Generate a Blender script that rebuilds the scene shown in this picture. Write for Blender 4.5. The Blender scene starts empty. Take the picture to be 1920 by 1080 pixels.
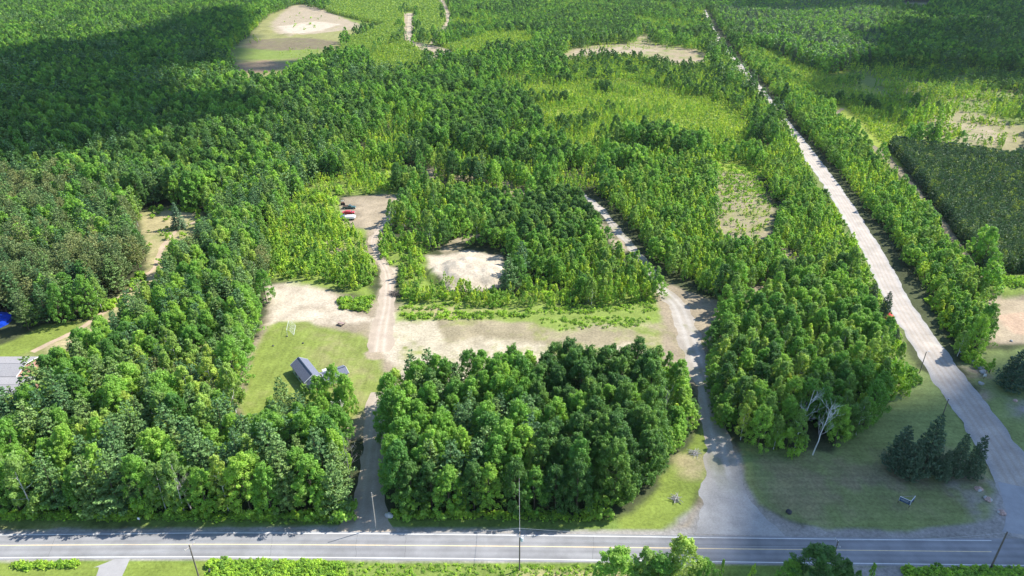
import bpy, bmesh, math, random
import numpy as np
from mathutils import Vector, Matrix

R = math.radians
rng = np.random.default_rng(7)
random.seed(7)
scene = bpy.context.scene
COL = scene.collection

# ------------------------------------------------------------------ camera
H = 116.0
HAZE = .000025
PITCH = 27.5
cam_d = bpy.data.cameras.new('camera')
cam_d.sensor_width = 36.0
cam_d.lens = 24.0
cam_d.clip_start = 1.0
cam_d.clip_end = 20000
cam = bpy.data.objects.new('camera', cam_d)
cam.location = (0, 0, H)
cam.rotation_euler = (R(90 - PITCH), 0, 0)
COL.objects.link(cam)
scene.camera = cam

# ------------------------------------------------------------------ light
SUN_ELEV = 45.0
sx, sy = math.cos(R(23)), math.sin(R(23))          # horizontal direction towards the sun
SUNV = Vector((sx * math.cos(R(SUN_ELEV)), sy * math.cos(R(SUN_ELEV)), math.sin(R(SUN_ELEV))))
sun_d = bpy.data.lights.new('sun', 'SUN')
sun_d.energy = 4.4
sun_d.angle = R(0.6)
sun_d.color = (1.0, 0.955, 0.87)
sun = bpy.data.objects.new('sun', sun_d)
sun.rotation_euler = SUNV.to_track_quat('Z', 'Y').to_euler()
sun.location = (0, 0, 400)
COL.objects.link(sun)
world = bpy.data.worlds.new('World')
scene.world = world
world.use_nodes = True
wn = world.node_tree
bg = wn.nodes['Background']
sky = wn.nodes.new('ShaderNodeTexSky')
sky.sky_type = 'NISHITA'
sky.sun_disc = False; sky.ozone_density = 3.5; sky.dust_density = .3
sky.sun_elevation = R(SUN_ELEV)
sky.sun_rotation = math.atan2(sx, sy)
wn.links.new(sky.outputs[0], bg.inputs[0])
bg.inputs[1].default_value = 0.13
scene.view_settings.view_transform = 'Standard'
scene.view_settings.look = 'None'
scene.view_settings.exposure = 1.05
scene.view_settings.gamma = 1.0

# ------------------------------------------------------------------ mapping photo pixel -> place on the ground
cp, sp_ = math.cos(R(PITCH)), math.sin(R(PITCH))
def G(x, y, z=0.0):
    u = (x - 960) / 1280.0; v = (y - 540) / 1280.0
    dx, dy, dz = u, cp - v * sp_, -sp_ - v * cp
    t = (H - z) / -dz
    return (dx * t, dy * t)
def GP(pts, z=0.0):
    return np.array([G(x, y, z) for x, y in pts])
def toPX(X, Y, Z=0.0):
    dep = Y * cp + (H - Z) * sp_
    dn = -Y * sp_ + (H - Z) * cp
    return 960 + 1280 * X / dep, 540 + 1280 * dn / dep

# ------------------------------------------------------------------ numeric helpers
def _hash(ix, iy, seed):
    n = (ix.astype(np.int64) * 374761393 + iy.astype(np.int64) * 668265263 + seed * 974634777) & 0xffffffff
    n = ((n ^ (n >> 13)) * 1274126177) & 0xffffffff
    n = (n ^ (n >> 16)) & 0xffffff
    return n / float(0xffffff)
def vnoise(x, y, s, seed=0):
    x = x / s; y = y / s
    ix = np.floor(x); iy = np.floor(y)
    fx = x - ix; fy = y - iy
    fx = fx * fx * (3 - 2 * fx); fy = fy * fy * (3 - 2 * fy)
    a = _hash(ix, iy, seed); b = _hash(ix + 1, iy, seed)
    c = _hash(ix, iy + 1, seed); d = _hash(ix + 1, iy + 1, seed)
    return (a * (1 - fx) + b * fx) * (1 - fy) + (c * (1 - fx) + d * fx) * fy
def fbm(x, y, s, seed=0, o=4):
    t = 0; a = 0.5; tot = 0
    for k in range(o):
        t = t + a * vnoise(x, y, s / 2 ** k, seed + 17 * k); tot += a; a *= 0.55
    return t / tot
def inside(px, py, poly):
    r = np.zeros(len(px), bool)
    n = len(poly)
    for i in range(n):
        x1, y1 = poly[i]; x2, y2 = poly[(i + 1) % n]
        if y1 == y2: continue
        c = (y1 > py) != (y2 > py)
        r ^= c & (px < (x2 - x1) * (py - y1) / (y2 - y1) + x1)
    return r
def segdist(px, py, a, b):
    ax, ay = a; bx, by = b
    dx, dy = bx - ax, by - ay
    t = np.clip(((px - ax) * dx + (py - ay) * dy) / (dx * dx + dy * dy + 1e-9), 0, 1)
    return np.hypot(px - ax - t * dx, py - ay - t * dy), t
def sdpoly(px, py, poly):                      # positive inside
    d = np.full(len(px), 1e9)
    for i in range(len(poly)):
        d = np.minimum(d, segdist(px, py, poly[i], poly[(i + 1) % len(poly)])[0])
    return np.where(inside(px, py, poly), d, -d)

# ------------------------------------------------------------------ materials
def nmat(name):
    m = bpy.data.materials.new(name); m.use_nodes = True
    nt = m.node_tree
    return m, nt, nt.nodes['Principled BSDF']
def pmat(name, col, rough=0.8, metal=0.0, var=0.12, scale=3.0, bump=0.0, spec=0.3):
    m, nt, b = nmat(name)
    tc = nt.nodes.new('ShaderNodeTexCoord')
    nz = nt.nodes.new('ShaderNodeTexNoise'); nz.inputs['Scale'].default_value = scale; nz.inputs['Detail'].default_value = 5
    nt.links.new(tc.outputs['Object'], nz.inputs['Vector'])
    mp = nt.nodes.new('ShaderNodeMapRange'); mp.inputs[3].default_value = 1 - var; mp.inputs[4].default_value = 1 + var
    mp.inputs[1].default_value = 0.3; mp.inputs[2].default_value = 0.7
    nt.links.new(nz.outputs['Fac'], mp.inputs[0])
    mx = nt.nodes.new('ShaderNodeVectorMath'); mx.operation = 'SCALE'
    mx.inputs[0].default_value = col[:3]
    nt.links.new(mp.outputs[0], mx.inputs['Scale'])
    nt.links.new(mx.outputs[0], b.inputs['Base Color'])
    b.inputs['Roughness'].default_value = rough
    b.inputs['Metallic'].default_value = metal
    b.inputs['Specular IOR Level'].default_value = spec
    if bump:
        bp = nt.nodes.new('ShaderNodeBump'); bp.inputs['Strength'].default_value = bump; bp.inputs['Distance'].default_value = 0.1
        nt.links.new(nz.outputs['Fac'], bp.inputs['Height']); nt.links.new(bp.outputs[0], b.inputs['Normal'])
    return m
def ground_mat(name, grain=0.35, gscale=1.3, bumpd=0.12):
    """vertex colour of the ground cover, broken up by two sizes of grain"""
    m, nt, b = nmat(name)
    at = nt.nodes.new('ShaderNodeAttribute'); at.attribute_name = 'cover'
    geo = nt.nodes.new('ShaderNodeNewGeometry')
    n1 = nt.nodes.new('ShaderNodeTexNoise'); n1.inputs['Scale'].default_value = gscale; n1.inputs['Detail'].default_value = 8; n1.inputs['Roughness'].default_value = 0.72
    n2 = nt.nodes.new('ShaderNodeTexNoise'); n2.inputs['Scale'].default_value = 0.16; n2.inputs['Detail'].default_value = 7; n2.inputs['Roughness'].default_value = .65
    nt.links.new(geo.outputs['Position'], n1.inputs['Vector']); nt.links.new(geo.outputs['Position'], n2.inputs['Vector'])
    r1 = nt.nodes.new('ShaderNodeMapRange'); r1.inputs[1].default_value = 0.3; r1.inputs[2].default_value = 0.7; r1.inputs[3].default_value = 1 - grain; r1.inputs[4].default_value = 1 + grain
    r2 = nt.nodes.new('ShaderNodeMapRange'); r2.inputs[1].default_value = 0.3; r2.inputs[2].default_value = 0.7; r2.inputs[3].default_value = 0.8; r2.inputs[4].default_value = 1.18
    nt.links.new(n1.outputs['Fac'], r1.inputs[0]); nt.links.new(n2.outputs['Fac'], r2.inputs[0])
    mu = nt.nodes.new('ShaderNodeMath'); mu.operation = 'MULTIPLY'
    nt.links.new(r1.outputs[0], mu.inputs[0]); nt.links.new(r2.outputs[0], mu.inputs[1])
    sc = nt.nodes.new('ShaderNodeVectorMath'); sc.operation = 'SCALE'
    nt.links.new(at.outputs['Color'], sc.inputs[0]); nt.links.new(mu.outputs[0], sc.inputs['Scale'])
    nt.links.new(sc.outputs[0], b.inputs['Base Color'])
    b.inputs['Roughness'].default_value = 0.95; b.inputs['Specular IOR Level'].default_value = 0.1
    bp = nt.nodes.new('ShaderNodeBump'); bp.inputs['Strength'].default_value = 0.6; bp.inputs['Distance'].default_value = bumpd
    nt.links.new(n1.outputs['Fac'], bp.inputs['Height']); nt.links.new(bp.outputs[0], b.inputs['Normal'])
    return m
def leaf_mat(name, tones, trans=0.40, rough=0.55, spec=0.3, gain=2.5):
    """tones: list of (pos, rgb) picked by the tree; every leaf card has its own tint"""
    m, nt, b = nmat(name)
    out = nt.nodes['Material Output']
    oi = nt.nodes.new('ShaderNodeObjectInfo')
    cr = nt.nodes.new('ShaderNodeValToRGB'); cr.color_ramp.interpolation = 'LINEAR'
    el = cr.color_ramp.elements
    while len(el) < len(tones): el.new(0.5)
    for e, (p, c) in zip(el, tones):
        e.position = p; e.color = (c[0] * gain * 1.25, c[1] * gain, c[2] * gain, 1)
    nt.links.new(oi.outputs['Random'], cr.inputs[0])
    at = nt.nodes.new('ShaderNodeAttribute'); at.attribute_name = 'tint'
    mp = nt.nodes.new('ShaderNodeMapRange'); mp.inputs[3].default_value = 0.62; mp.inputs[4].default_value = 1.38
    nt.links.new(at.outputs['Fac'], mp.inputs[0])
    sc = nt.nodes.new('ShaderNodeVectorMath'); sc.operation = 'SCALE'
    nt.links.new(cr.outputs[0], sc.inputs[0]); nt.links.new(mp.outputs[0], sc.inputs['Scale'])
    nt.links.new(sc.outputs[0], b.inputs['Base Color'])
    b.inputs['Roughness'].default_value = rough; b.inputs['Specular IOR Level'].default_value = spec
    tr = nt.nodes.new('ShaderNodeBsdfTranslucent')
    s2 = nt.nodes.new('ShaderNodeVectorMath'); s2.operation = 'MULTIPLY'; s2.inputs[1].default_value = (1.25, 1.3, 0.6)
    nt.links.new(sc.outputs[0], s2.inputs[0]); nt.links.new(s2.outputs[0], tr.inputs['Color'])
    mx = nt.nodes.new('ShaderNodeMixShader'); mx.inputs[0].default_value = trans
    nt.links.new(b.outputs[0], mx.inputs[1]); nt.links.new(tr.outputs[0], mx.inputs[2])
    nt.links.new(mx.outputs[0], out.inputs['Surface'])
    return m

M = {}
M['maple'] = leaf_mat('maple_leaves', [(0, (.036, .105, .022)), (.3, (.060, .150, .024)), (.7, (.080, .178, .028)), (1, (.112, .212, .032))])
M['oak'] = leaf_mat('dark_oak_leaves', [(0, (.024, .070, .018)), (.6, (.040, .100, .022)), (1, (.056, .122, .024))], spec=.3)
M['aspen'] = leaf_mat('aspen_leaves', [(0, (.065, .135, .035)), (.35, (.085, .165, .036)), (.7, (.108, .188, .038)), (1, (.135, .21, .04))])
M['pine'] = leaf_mat('white_pine_needles', [(0, (.026, .070, .026)), (.5, (.042, .098, .029)), (1, (.064, .122, .032))], trans=.15)
M['redpine'] = leaf_mat('red_pine_needles', [(0, (.040, .080, .026)), (.5, (.062, .100, .034)), (1, (.088, .118, .040))], trans=.15)
M['spruce'] = leaf_mat('spruce_needles', [(0, (.030, .070, .034)), (1, (.045, .09, .042))], trans=.1)
M['darkpine'] = leaf_mat('dark_pine_needles', [(0, (.022, .050, .028)), (1, (.034, .066, .034))], trans=.1)
M['sapling'] = leaf_mat('sapling_leaves', [(0, (.065, .145, .030)), (.35, (.110, .20, .03)), (.7, (.145, .235, .03)), (1, (.19, .27, .032))], trans=.4)
M['poplar'] = leaf_mat('young_poplar_leaves', [(0, (.058, .135, .030)), (.4, (.098, .195, .033)), (.8, (.145, .235, .034)), (1, (.185, .26, .035))], trans=.45)
M['planted'] = leaf_mat('plantation_needles', [(0, (.018, .046, .022)), (.8, (.032, .070, .026)), (.95, (.075, .125, .026)), (1, (.11, .165, .026))], trans=.2)
M['jack'] = leaf_mat('young_pine_needles', [(0, (.060, .125, .030)), (.5, (.098, .175, .030)), (1, (.14, .215, .032))], trans=.25)
M['shrub'] = leaf_mat('shrub_leaves', [(0, (.06, .14, .022)), (.5, (.10, .20, .024)), (1, (.15, .26, .028))], trans=.35)
M['pinkshrub'] = leaf_mat('pink_flowers', [(0, (.31, .085, .095)), (1, (.36, .12, .125))], trans=.2)
M['bark'] = pmat('grey_brown_bark', (.10, .08, .06), .9, var=.3, bump=.4)
M['birch'] = pmat('white_birch_bark', (.66, .64, .62), .8, var=.3, bump=.2)
M['deadwood'] = pmat('bleached_dead_wood', (.36, .34, .32), .85, var=.2)
M['ground'] = ground_mat('ground_cover')
M['gravel'] = ground_mat('gravel_and_sand', .16, 2.2, .05)

# ------------------------------------------------------------------ object helpers
def link(o): COL.objects.link(o); return o
def tag(o, label=None, cat=None, group=None, kind=None):
    if label: o['label'] = label
    if cat: o['category'] = cat
    if group: o['group'] = group
    if kind: o['kind'] = kind
    return o
def mesh_np(name, V, F, mat=None, tint=None, smooth=False, attr=None):
    """V (n,3); F (m,3|4) faces"""
    me = bpy.data.meshes.new(name)
    V = np.asarray(V, np.float32); F = np.asarray(F, np.int32)
    k = F.shape[1]
    me.vertices.add(len(V)); me.vertices.foreach_set('co', V.ravel())
    me.loops.add(F.size); me.loops.foreach_set('vertex_index', F.ravel())
    me.polygons.add(len(F)); me.polygons.foreach_set('loop_start', np.arange(0, F.size, k, dtype=np.int32))
    try: me.polygons.foreach_set('loop_total', np.full(len(F), k, np.int32))
    except Exception: pass
    me.update(calc_edges=True)
    if smooth: me.polygons.foreach_set('use_smooth', np.ones(len(F), bool))
    if tint is not None:
        a = me.attributes.new('tint', 'FLOAT', 'POINT'); a.data.foreach_set('value', np.asarray(tint, np.float32))
    if attr is not None:
        a = me.attributes.new('cover', 'FLOAT_COLOR', 'POINT')
        c = np.ones((len(V), 4), np.float32); c[:, :3] = attr
        a.data.foreach_set('color', c.ravel())
    if mat: me.materials.append(mat)
    return me
class MB:
    def __init__(s): s.v = []; s.f = []
    def add(s, vs, fs):
        b = len(s.v); s.v += [tuple(v) for v in vs]; s.f += [tuple(i + b for i in f) for f in fs]; return s
    def box(s, c, d, rz=0.0, taper=1.0):
        x, y, z = d[0] / 2, d[1] / 2, d[2] / 2
        cr, sr = math.cos(rz), math.sin(rz); vs = []
        for k, (px, py, pz) in enumerate([(-x, -y, -z), (x, -y, -z), (x, y, -z), (-x, y, -z), (-x, -y, z), (x, -y, z), (x, y, z), (-x, y, z)]):
            if pz > 0: px *= taper; py *= taper
            vs.append((c[0] + px * cr - py * sr, c[1] + px * sr + py * cr, c[2] + pz))
        return s.add(vs, [(0, 3, 2, 1), (4, 5, 6, 7), (0, 1, 5, 4), (1, 2, 6, 5), (2, 3, 7, 6), (3, 0, 4, 7)])
    def tube(s, pts, rad, n=8, cap=True):
        pts = [Vector(p) for p in pts]
        rads = rad if isinstance(rad, (list, tuple)) else [rad] * len(pts)
        vs = []; fs = []
        up = Vector((0, 0, 1))
        for i, p in enumerate(pts):
            d = (pts[min(i + 1, len(pts) - 1)] - pts[max(i - 1, 0)])
            if d.length < 1e-6: d = Vector((0, 0, 1))
            d.normalize()
            a = d.cross(up if abs(d.z) < .9 else Vector((1, 0, 0))).normalized(); b = d.cross(a)
            for k in range(n):
                t = 2 * math.pi * k / n
                vs.append(p + (a * math.cos(t) + b * math.sin(t)) * rads[i])
        for i in range(len(pts) - 1):
            for k in range(n):
                k2 = (k + 1) % n
                fs.append((i * n + k, i * n + k2, (i + 1) * n + k2, (i + 1) * n + k))
        if cap:
            fs.append(tuple(range(n - 1, -1, -1))); fs.append(tuple((len(pts) - 1) * n + k for k in range(n)))
        return s.add(vs, fs)
    def prism(s, poly, y0, y1, axis='y'):       # poly of (a,z) extruded along the axis
        n = len(poly)
        if axis == 'y': vs = [(a, y0, z) for a, z in poly] + [(a, y1, z) for a, z in poly]
        else: vs = [(y0, a, z) for a, z in poly] + [(y1, a, z) for a, z in poly]
        fs = [tuple(range(n)), tuple(range(2 * n - 1, n - 1, -1))]
        for i in range(n):
            j = (i + 1) % n; fs.append((i, i + n, j + n, j))
        return s.add(vs, fs)
    def build(s, name, mat, parent=None, loc=None, rz=0.0, smooth=False, bevel=0.0):
        me = bpy.data.meshes.new(name); me.from_pydata([tuple(v) for v in s.v], [], s.f); me.update()
        bm = bmesh.new(); bm.from_mesh(me); bmesh.ops.recalc_face_normals(bm, faces=bm.faces)
        if bevel:
            bmesh.ops.bevel(bm, geom=list(bm.edges), offset=bevel, segments=2, affect='EDGES', profile=.6)
        if smooth:
            for f in bm.faces: f.smooth = True
        bm.to_mesh(me); bm.free()
        me.materials.append(mat)
        o = bpy.data.objects.new(name, me)
        if loc: o.location = loc
        o.rotation_euler.z = rz
        if parent: o.parent = parent
        return link(o)
def empty(name, loc, rz=0.0, label=None, cat=None, group=None):
    e = bpy.data.objects.new(name, None); e.empty_display_size = 0.5
    e.location = loc; e.rotation_euler.z = rz
    link(e); return tag(e, label, cat, group)

# ------------------------------------------------------------------ ground cover
def P(*a): return [(a[i], a[i + 1]) for i in range(0, len(a), 2)]
SAND = (.465, .395, .30); SAND2 = (.345, .28, .195); DIRT = (.275, .225, .155); GRAV = (.30, .28, .255); GRAVG = (.36, .34, .335)
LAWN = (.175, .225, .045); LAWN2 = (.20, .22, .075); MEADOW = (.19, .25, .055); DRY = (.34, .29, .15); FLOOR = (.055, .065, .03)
ROUGH = (.14, .20, .045); LAWNS = (.20, .245, .085); TAN = (.40, .33, .19); BROWNF = (.22, .18, .12)
# (polygon in photo pixels, colour, edge softness m, edge wobble m, patchiness 0..1)
COVER = [
    (P(1150,1012, 1200,985, 1300,950, 1380,920, 1430,955, 1500,985, 1880,960, 1920,1015), GRAV, 1.5, 2, .1),
    # yard and sand strip
    (P(455,800, 440,745, 470,640, 495,590, 505,540, 560,525, 640,550, 700,560, 760,570, 1000,590, 1240,590, 1350,560, 1380,640, 1320,720, 1100,740, 900,800, 740,800, 640,820), DIRT, 2, 3, 0),
    (P(498,610, 505,540, 560,525, 620,545, 640,575, 690,600, 620,612, 560,606), SAND, 2, 3, .35),
    (P(452,800, 460,715, 490,625, 520,600, 600,612, 660,622, 705,650, 722,700, 715,750, 680,770, 600,820), LAWN, 1.5, 2.5, .12),
    (P(590,620, 700,630, 710,700, 680,760, 620,745, 600,690), (.25, .225, .105), 4, 6, .5),
    (P(455,740, 500,610, 620,612, 710,690, 700,760, 600,800), (.215, .225, .075), 4, 6, .6),
    (P(700,600, 745,590, 815,600, 835,640, 830,700, 790,760, 740,690, 705,650), SAND, 1.5, 2, .12),
    (P(820,650, 900,630, 1000,640, 1120,655, 1200,640, 1240,650, 1200,700, 1000,740, 860,760, 800,700), SAND, 2, 3, .35),
    (P(835,600, 1230,595, 1240,640, 1100,650, 1000,625, 860,640), SAND2, 2, 4, .5),
    (P(740,590, 1240,590, 1240,650, 1180,700, 860,720, 740,700), (.22, .235, .075), 2, 4, .58),
    (P(1240,560, 1350,565, 1350,640, 1320,720, 1290,700, 1250,610), (.22, .225, .08), 2, 4, .58),
    (P(505,520, 512,470, 490,440, 520,400, 590,335, 660,330, 740,310, 752,365, 640,366, 640,420, 692,430, 684,470, 705,505, 700,565, 640,548), (.185, .245, .05), 3, 4, .36),
    (P(748,565, 748,500, 722,495, 710,460, 790,440, 800,480, 830,550, 960,555, 1240,520, 1240,570, 780,570), (.185, .245, .05), 3, 4, .36),
    (P(636,26, 690,38, 728,50, 724,60, 680,52, 636,42), SAND2, 2, 3, .1),
    (P(742,600, 745,572, 900,560, 1080,575, 1240,560, 1250,600, 1150,605, 1040,620, 1000,605, 850,598), MEADOW, 1.5, 2.5, .25),
    (P(750,580, 900,572, 960,575, 900,590, 790,596), DRY, 2, 3, .5),
    (P(1000,605, 1060,598, 1230,600, 1225,625, 1120,620, 1040,632), MEADOW, 2, 4, .6),
    (P(683,662, 700,653, 716,660, 720,672, 700,676, 688,672), SAND2, .5, .6, 0),
    # lot with vehicles and track
    (P(640,370, 700,365, 760,365, 745,400, 720,430, 700,460, 715,500, 745,500, 740,560, 705,560, 715,505, 685,470, 690,430, 660,425, 640,418), DIRT, 1.5, 2, .2),
    (P(715,500, 745,502, 742,560, 735,620, 700,640, 712,560), SAND, 1, 2, .2),
    (P(670,375, 750,375, 735,410, 700,440, 680,420), SAND2, 2, 3, .5),
    (P(700,440, 720,440, 718,490, 700,490), SAND2, 1, 2, .3),
    # sand piles
    (P(800,480, 830,478, 880,470, 940,480, 950,520, 920,545, 850,545, 815,520), SAND, 1.5, 2, .05),
    (P(825,465, 850,445, 905,430, 915,445, 870,460, 835,480), SAND2, 2, 3, .4),
    (P(1100,395, 1160,430, 1185,470, 1160,475, 1130,440), SAND2, 2, 3, .4),
    (P(750,310, 830,318, 960,340, 990,365, 990,380, 940,395, 925,350, 830,335, 770,335), DIRT, 3, 5, .45),
    (P(600,455, 640,450, 650,475, 620,480), DIRT, 2, 3, .4),
    (P(530,400, 552,395, 556,440, 536,430), SAND2, 2, 2, .4),
    # gravel drive area
    (P(1215,520, 1260,535, 1345,565, 1360,600, 1340,650, 1330,720, 1335,800, 1400,850, 1430,950, 1500,1000, 1260,1005, 1300,960, 1320,900, 1325,820, 1305,720, 1275,650, 1240,590), DIRT, 1.5, 2, .2),
    (P(1340,850, 1390,850, 1400,900, 1430,950, 1490,990, 1640,1003, 1880,1008, 1880,1014, 1200,1006, 1290,990, 1320,940, 1345,900), GRAV, 1, 1.5, .15),
    # grass triangle and right lawn
    (P(1140,1000, 1160,985, 1230,920, 1290,840, 1320,800, 1335,830, 1335,880, 1310,930, 1280,970, 1240,992), LAWN, 1.2, 2, .2),
    (P(1275,860, 1325,850, 1322,890, 1275,890), DRY, 2, 4, .5),
    (P(1385,830, 1398,900, 1425,945, 1480,975, 1560,992, 1700,998, 1800,985, 1870,965, 1885,930, 1860,900, 1810,805, 1745,702, 1700,680, 1620,740, 1560,850), LAWNS, .8, 1.2, .12),
    (P(1430,870, 1720,860, 1790,930, 1640,965, 1470,950), BROWNF, 8, 8, .45),
    (P(1400,850, 1870,850, 1870,970, 1600,985, 1450,950), (.25, .23, .115), 3, 5, .58),
    (P(1640,850, 1800,850, 1850,905, 1700,905), BROWNF, 4, 4, .4),
    (P(1770,900, 1830,905, 1900,985, 1860,1005, 1780,1003, 1840,970), GRAV, 3, 4, .5),
    (P(1860,905, 1895,930, 1900,1010, 1800,1010, 1870,975), GRAV, 1.5, 1.5, .1),
    # right of the side road
    (P(1800,660, 1990,640, 2050,900, 1990,960, 1900,860, 1840,740), LAWNS, 2, 3, .2),
    (P(1810,690, 1850,690, 1870,740, 1840,750), DIRT, 2, 3, .5),
    (P(1845,560, 1990,545, 1990,640, 1860,650, 1840,620), SAND2, 1.5, 2, .2),
    (P(1865,590, 1930,585, 1990,600, 1990,640, 1900,625), (.40, .285, .20), 1, 1, .3),
    (P(1840,520, 1870,512, 1990,520, 1990,555, 1880,560, 1850,550), MEADOW, 1, 1, .1),
    (P(1895,750, 1990,745, 1990,790, 1900,780), GRAV, 3, 3, .5),
    # main road verge
    (P(-200,1000, -200,962, 300,965, 650,968, 1150,972, 1160,1000), ROUGH, 1, 1.5, .3),
    (P(-200,975, 200,985, 400,990, 620,992, 650,1000, -200,1006), LAWN2, 1, 1, .4),
    (P(-200,1004, -200,992, 200,993, 500,990, 640,985, 800,990, 1200,995, 1400,1000, 1400,1012, 960,1006, 500,1002), GRAV, .5, .7, .1),
    (P(-200,1044, 2100,1054, 2100,1400, -200,1400), ROUGH, .6, .8, .2),
    (P(-200,1055, 400,1052, 400,1400, -200,1400), LAWN, .4, .6, .15),
    (P(1180,1062, 960,1059, 400,1053, 400,1200, 1150,1200), (.17, .225, .05), 1, 1, .25), (P(1000,1070, 1180,1070, 1180,1100, 900,1100), TAN, 2, 2, .4),
    (P(-200,1049, -200,1054, 240,1050, 1130,1055, 1700,1063, 2100,1069, 2100,1055, 1200,1048, 480,1042, 240,1043, 0,1045), GRAV, .3, .4, .1),
    (P(1600,1060, 1700,1060, 1695,1090, 1590,1090), GRAV, .8, 1, .1),
    # left path and lawn
    (P(-200,700, -200,655, 0,655, 100,612, 190,585, 230,545, 280,505, 262,400, 300,388, 360,392, 400,415, 395,440, 340,460, 310,530, 260,590, 160,640, 130,670, 60,720), LAWN2, 1.5, 2, .1),
    (P(70,655, 190,590, 240,545, 285,500, 268,420, 300,392, 380,398, 390,430, 335,455, 305,520, 250,580, 150,632, 100,665), TAN, 2, 4, .45),
    (P(-200,690, -200,650, 0,650, 80,610, 150,600, 140,625, 60,660, 0,680), LAWN, 1, 1.5, .15),
    (P(265,400, 325,395, 325,440, 290,490, 270,470), DRY, 3, 3, .4),
    # clearing upper right of the drive
    (P(1348,318, 1372,308, 1412,312, 1422,345, 1455,395, 1452,430, 1420,455, 1345,440, 1340,380), DIRT, 2, 3, .25),
    (P(1450,455, 1490,480, 1500,510, 1440,545, 1380,560, 1400,520), DIRT, 2, 3, .4),
    # meadow with saplings
    (P(1500,270, 1560,368, 1612,450, 1690,600, 1720,690, 1640,720, 1560,520, 1500,400, 1470,270), (.15,.185,.06), 2, 3, .1),
    (P(1540,90, 1925,125, 2050,200, 1925,250, 1740,215, 1600,195, 1500,130), (.15,.20,.05), 4, 6, .1),
    (P(1348,318, 1372,308, 1412,312, 1422,345, 1455,395, 1452,430, 1420,455, 1345,440, 1340,380), (.21,.225,.07), 2, 4, .57),
    (P(980,160, 1160,145, 1350,190, 1420,260, 1430,330, 1330,320, 1200,330, 1060,290), (.22, .28, .045), 3, 5, .1),
    (P(590,40, 640,-10, 900,-30, 1330,-30, 1330,40, 1400,190, 1000,150, 820,150, 700,140, 620,110), (.17, .22, .05), 5, 8, .2),
    (P(1400,85, 1480,90, 1560,120, 1660,180, 1760,210, 1750,300, 1650,320, 1560,230, 1480,175), (.23, .28, .045), 3, 5, .1),
    # far fields
    (P(428,98, 470,62, 505,25, 560,8, 640,30, 700,62, 640,95, 600,120, 560,128, 520,150, 445,152), (.24, .235, .09), 4, 6, .3),
    (P(470,75, 560,70, 640,78, 600,95, 520,102, 450,98), (.17, .14, .085), 4, 8, .35),
    (P(440,120, 500,112, 540,120, 500,138, 450,136), (.28, .20, .12), 3, 5, .3),
    (P(430,88, 520,95, 600,92, 600,108, 500,112, 440,112), (.17, .22, .05), 4, 5, .3),
    (P(508,45, 540,12, 580,8, 640,32, 680,48, 660,55, 600,62, 540,68, 515,60), SAND2, 3, 5, .3),
    (P(520,50, 590,40, 640,45, 600,58, 540,66), SAND, 3, 5, .3),
    (P(755,25, 780,25, 778,78, 850,95, 870,110, 830,118, 780,90, 755,72), SAND2, 3, 4, .25),
    (P(820,0, 832,0, 850,38, 835,70, 808,80, 812,60, 838,40), SAND2, 2, 2, .1),
    (P(1045,112, 1070,92, 1130,82, 1190,80, 1205,62, 1216,66, 1222,82, 1300,92, 1340,108, 1330,125, 1270,128, 1180,105, 1100,108, 1060,120), (.30, .245, .155), 4, 8, .42),
    (P(1080,96, 1180,86, 1240,96, 1180,100, 1080,106), SAND2, 3, 5, .3),
    (P(1250,112, 1330,112, 1325,124, 1270,126), SAND2, 2, 3, .3),
    (P(1735,215, 1790,205, 1850,215, 1925,240, 1925,298, 1850,300, 1780,285, 1720,270), (.25, .225, .12), 3, 5, .2),
    (P(1750,225, 1840,232, 1900,262, 1870,275, 1780,255, 1745,250), SAND2, 3, 6, .5),
    (P(1680,160, 1900,150, 1920,200, 1780,205, 1700,190), (.17, .18, .07), 5, 8, .4),
    (P(1690,5, 1745,5, 1735,25, 1690,22), (.19, .20, .08), 5, 5, .3),
]
# strips that become objects of their own: centre line in photo pixels, widths in metres
STRIPS = {
    'side_road': (P(1955,1020, 1925,930, 1880,850, 1838,790, 1795,730, 1752,670, 1712,610, 1672,545, 1640,480, 1605,420, 1570,365, 1535,315, 1500,268, 1465,222, 1425,170, 1392,130, 1362,98, 1342,66, 1328,40, 1320,18), [10.5]*5 + [9.5, 9, 8.6] + [8.2]*5 + [7.4]*4 + [6.6]*14),
    'gravel_drive': (P(1385,1003, 1365,940, 1352,880, 1345,820, 1332,760, 1318,705, 1300,655, 1287,610, 1268,570, 1238,540, 1215,505, 1182,462, 1152,425, 1125,392, 1092,365), [20, 11, 8, 7, 6.5, 6.5, 7, 8, 7, 5.5, 5, 4.5, 4.5, 4, 4]),
    'driveway': (P(684,1000, 690,950, 693,900, 699,850, 703,800, 708,760, 712,735), [15, 7.6, 6.6, 6, 6, 6, 4.5]),
    'sand_track': (P(712,660, 718,615, 726,575, 728,540, 725,510, 704,470, 702,445, 728,410, 748,375, 765,345, 785,318), [8, 7, 5.5, 5, 4.5, 4, 4, 4.5, 4.5, 3.5, 3]),
    'narrow_track': (P(1842,560, 1845,530, 1790,450, 1740,385, 1690,325, 1655,290, 1620,262, 1590,235, 1570,215, 1580,203), [4, 3, 3, 3.2, 4, 6, 3.5, 3, 3, 3]),
    'far_track': (P(785,92, 768,75, 767,50, 768,25), [10, 9, 8.5, 8]),
    'farthest_track': (P(812,82, 832,58, 842,36, 829,14, 826,-2), [9, 8, 8, 7, 7]),
    'lawn_path': (P(60,660, 100,640, 145,620, 200,580, 245,540, 290,500, 310,455, 335,430, 370,415), [3, 2.6, 2.6, 2.4, 2.2, 2.2, 2.2, 2, 2]),
}
STRIPW = {k: GP(v[0]) for k, v in STRIPS.items()}

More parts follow.
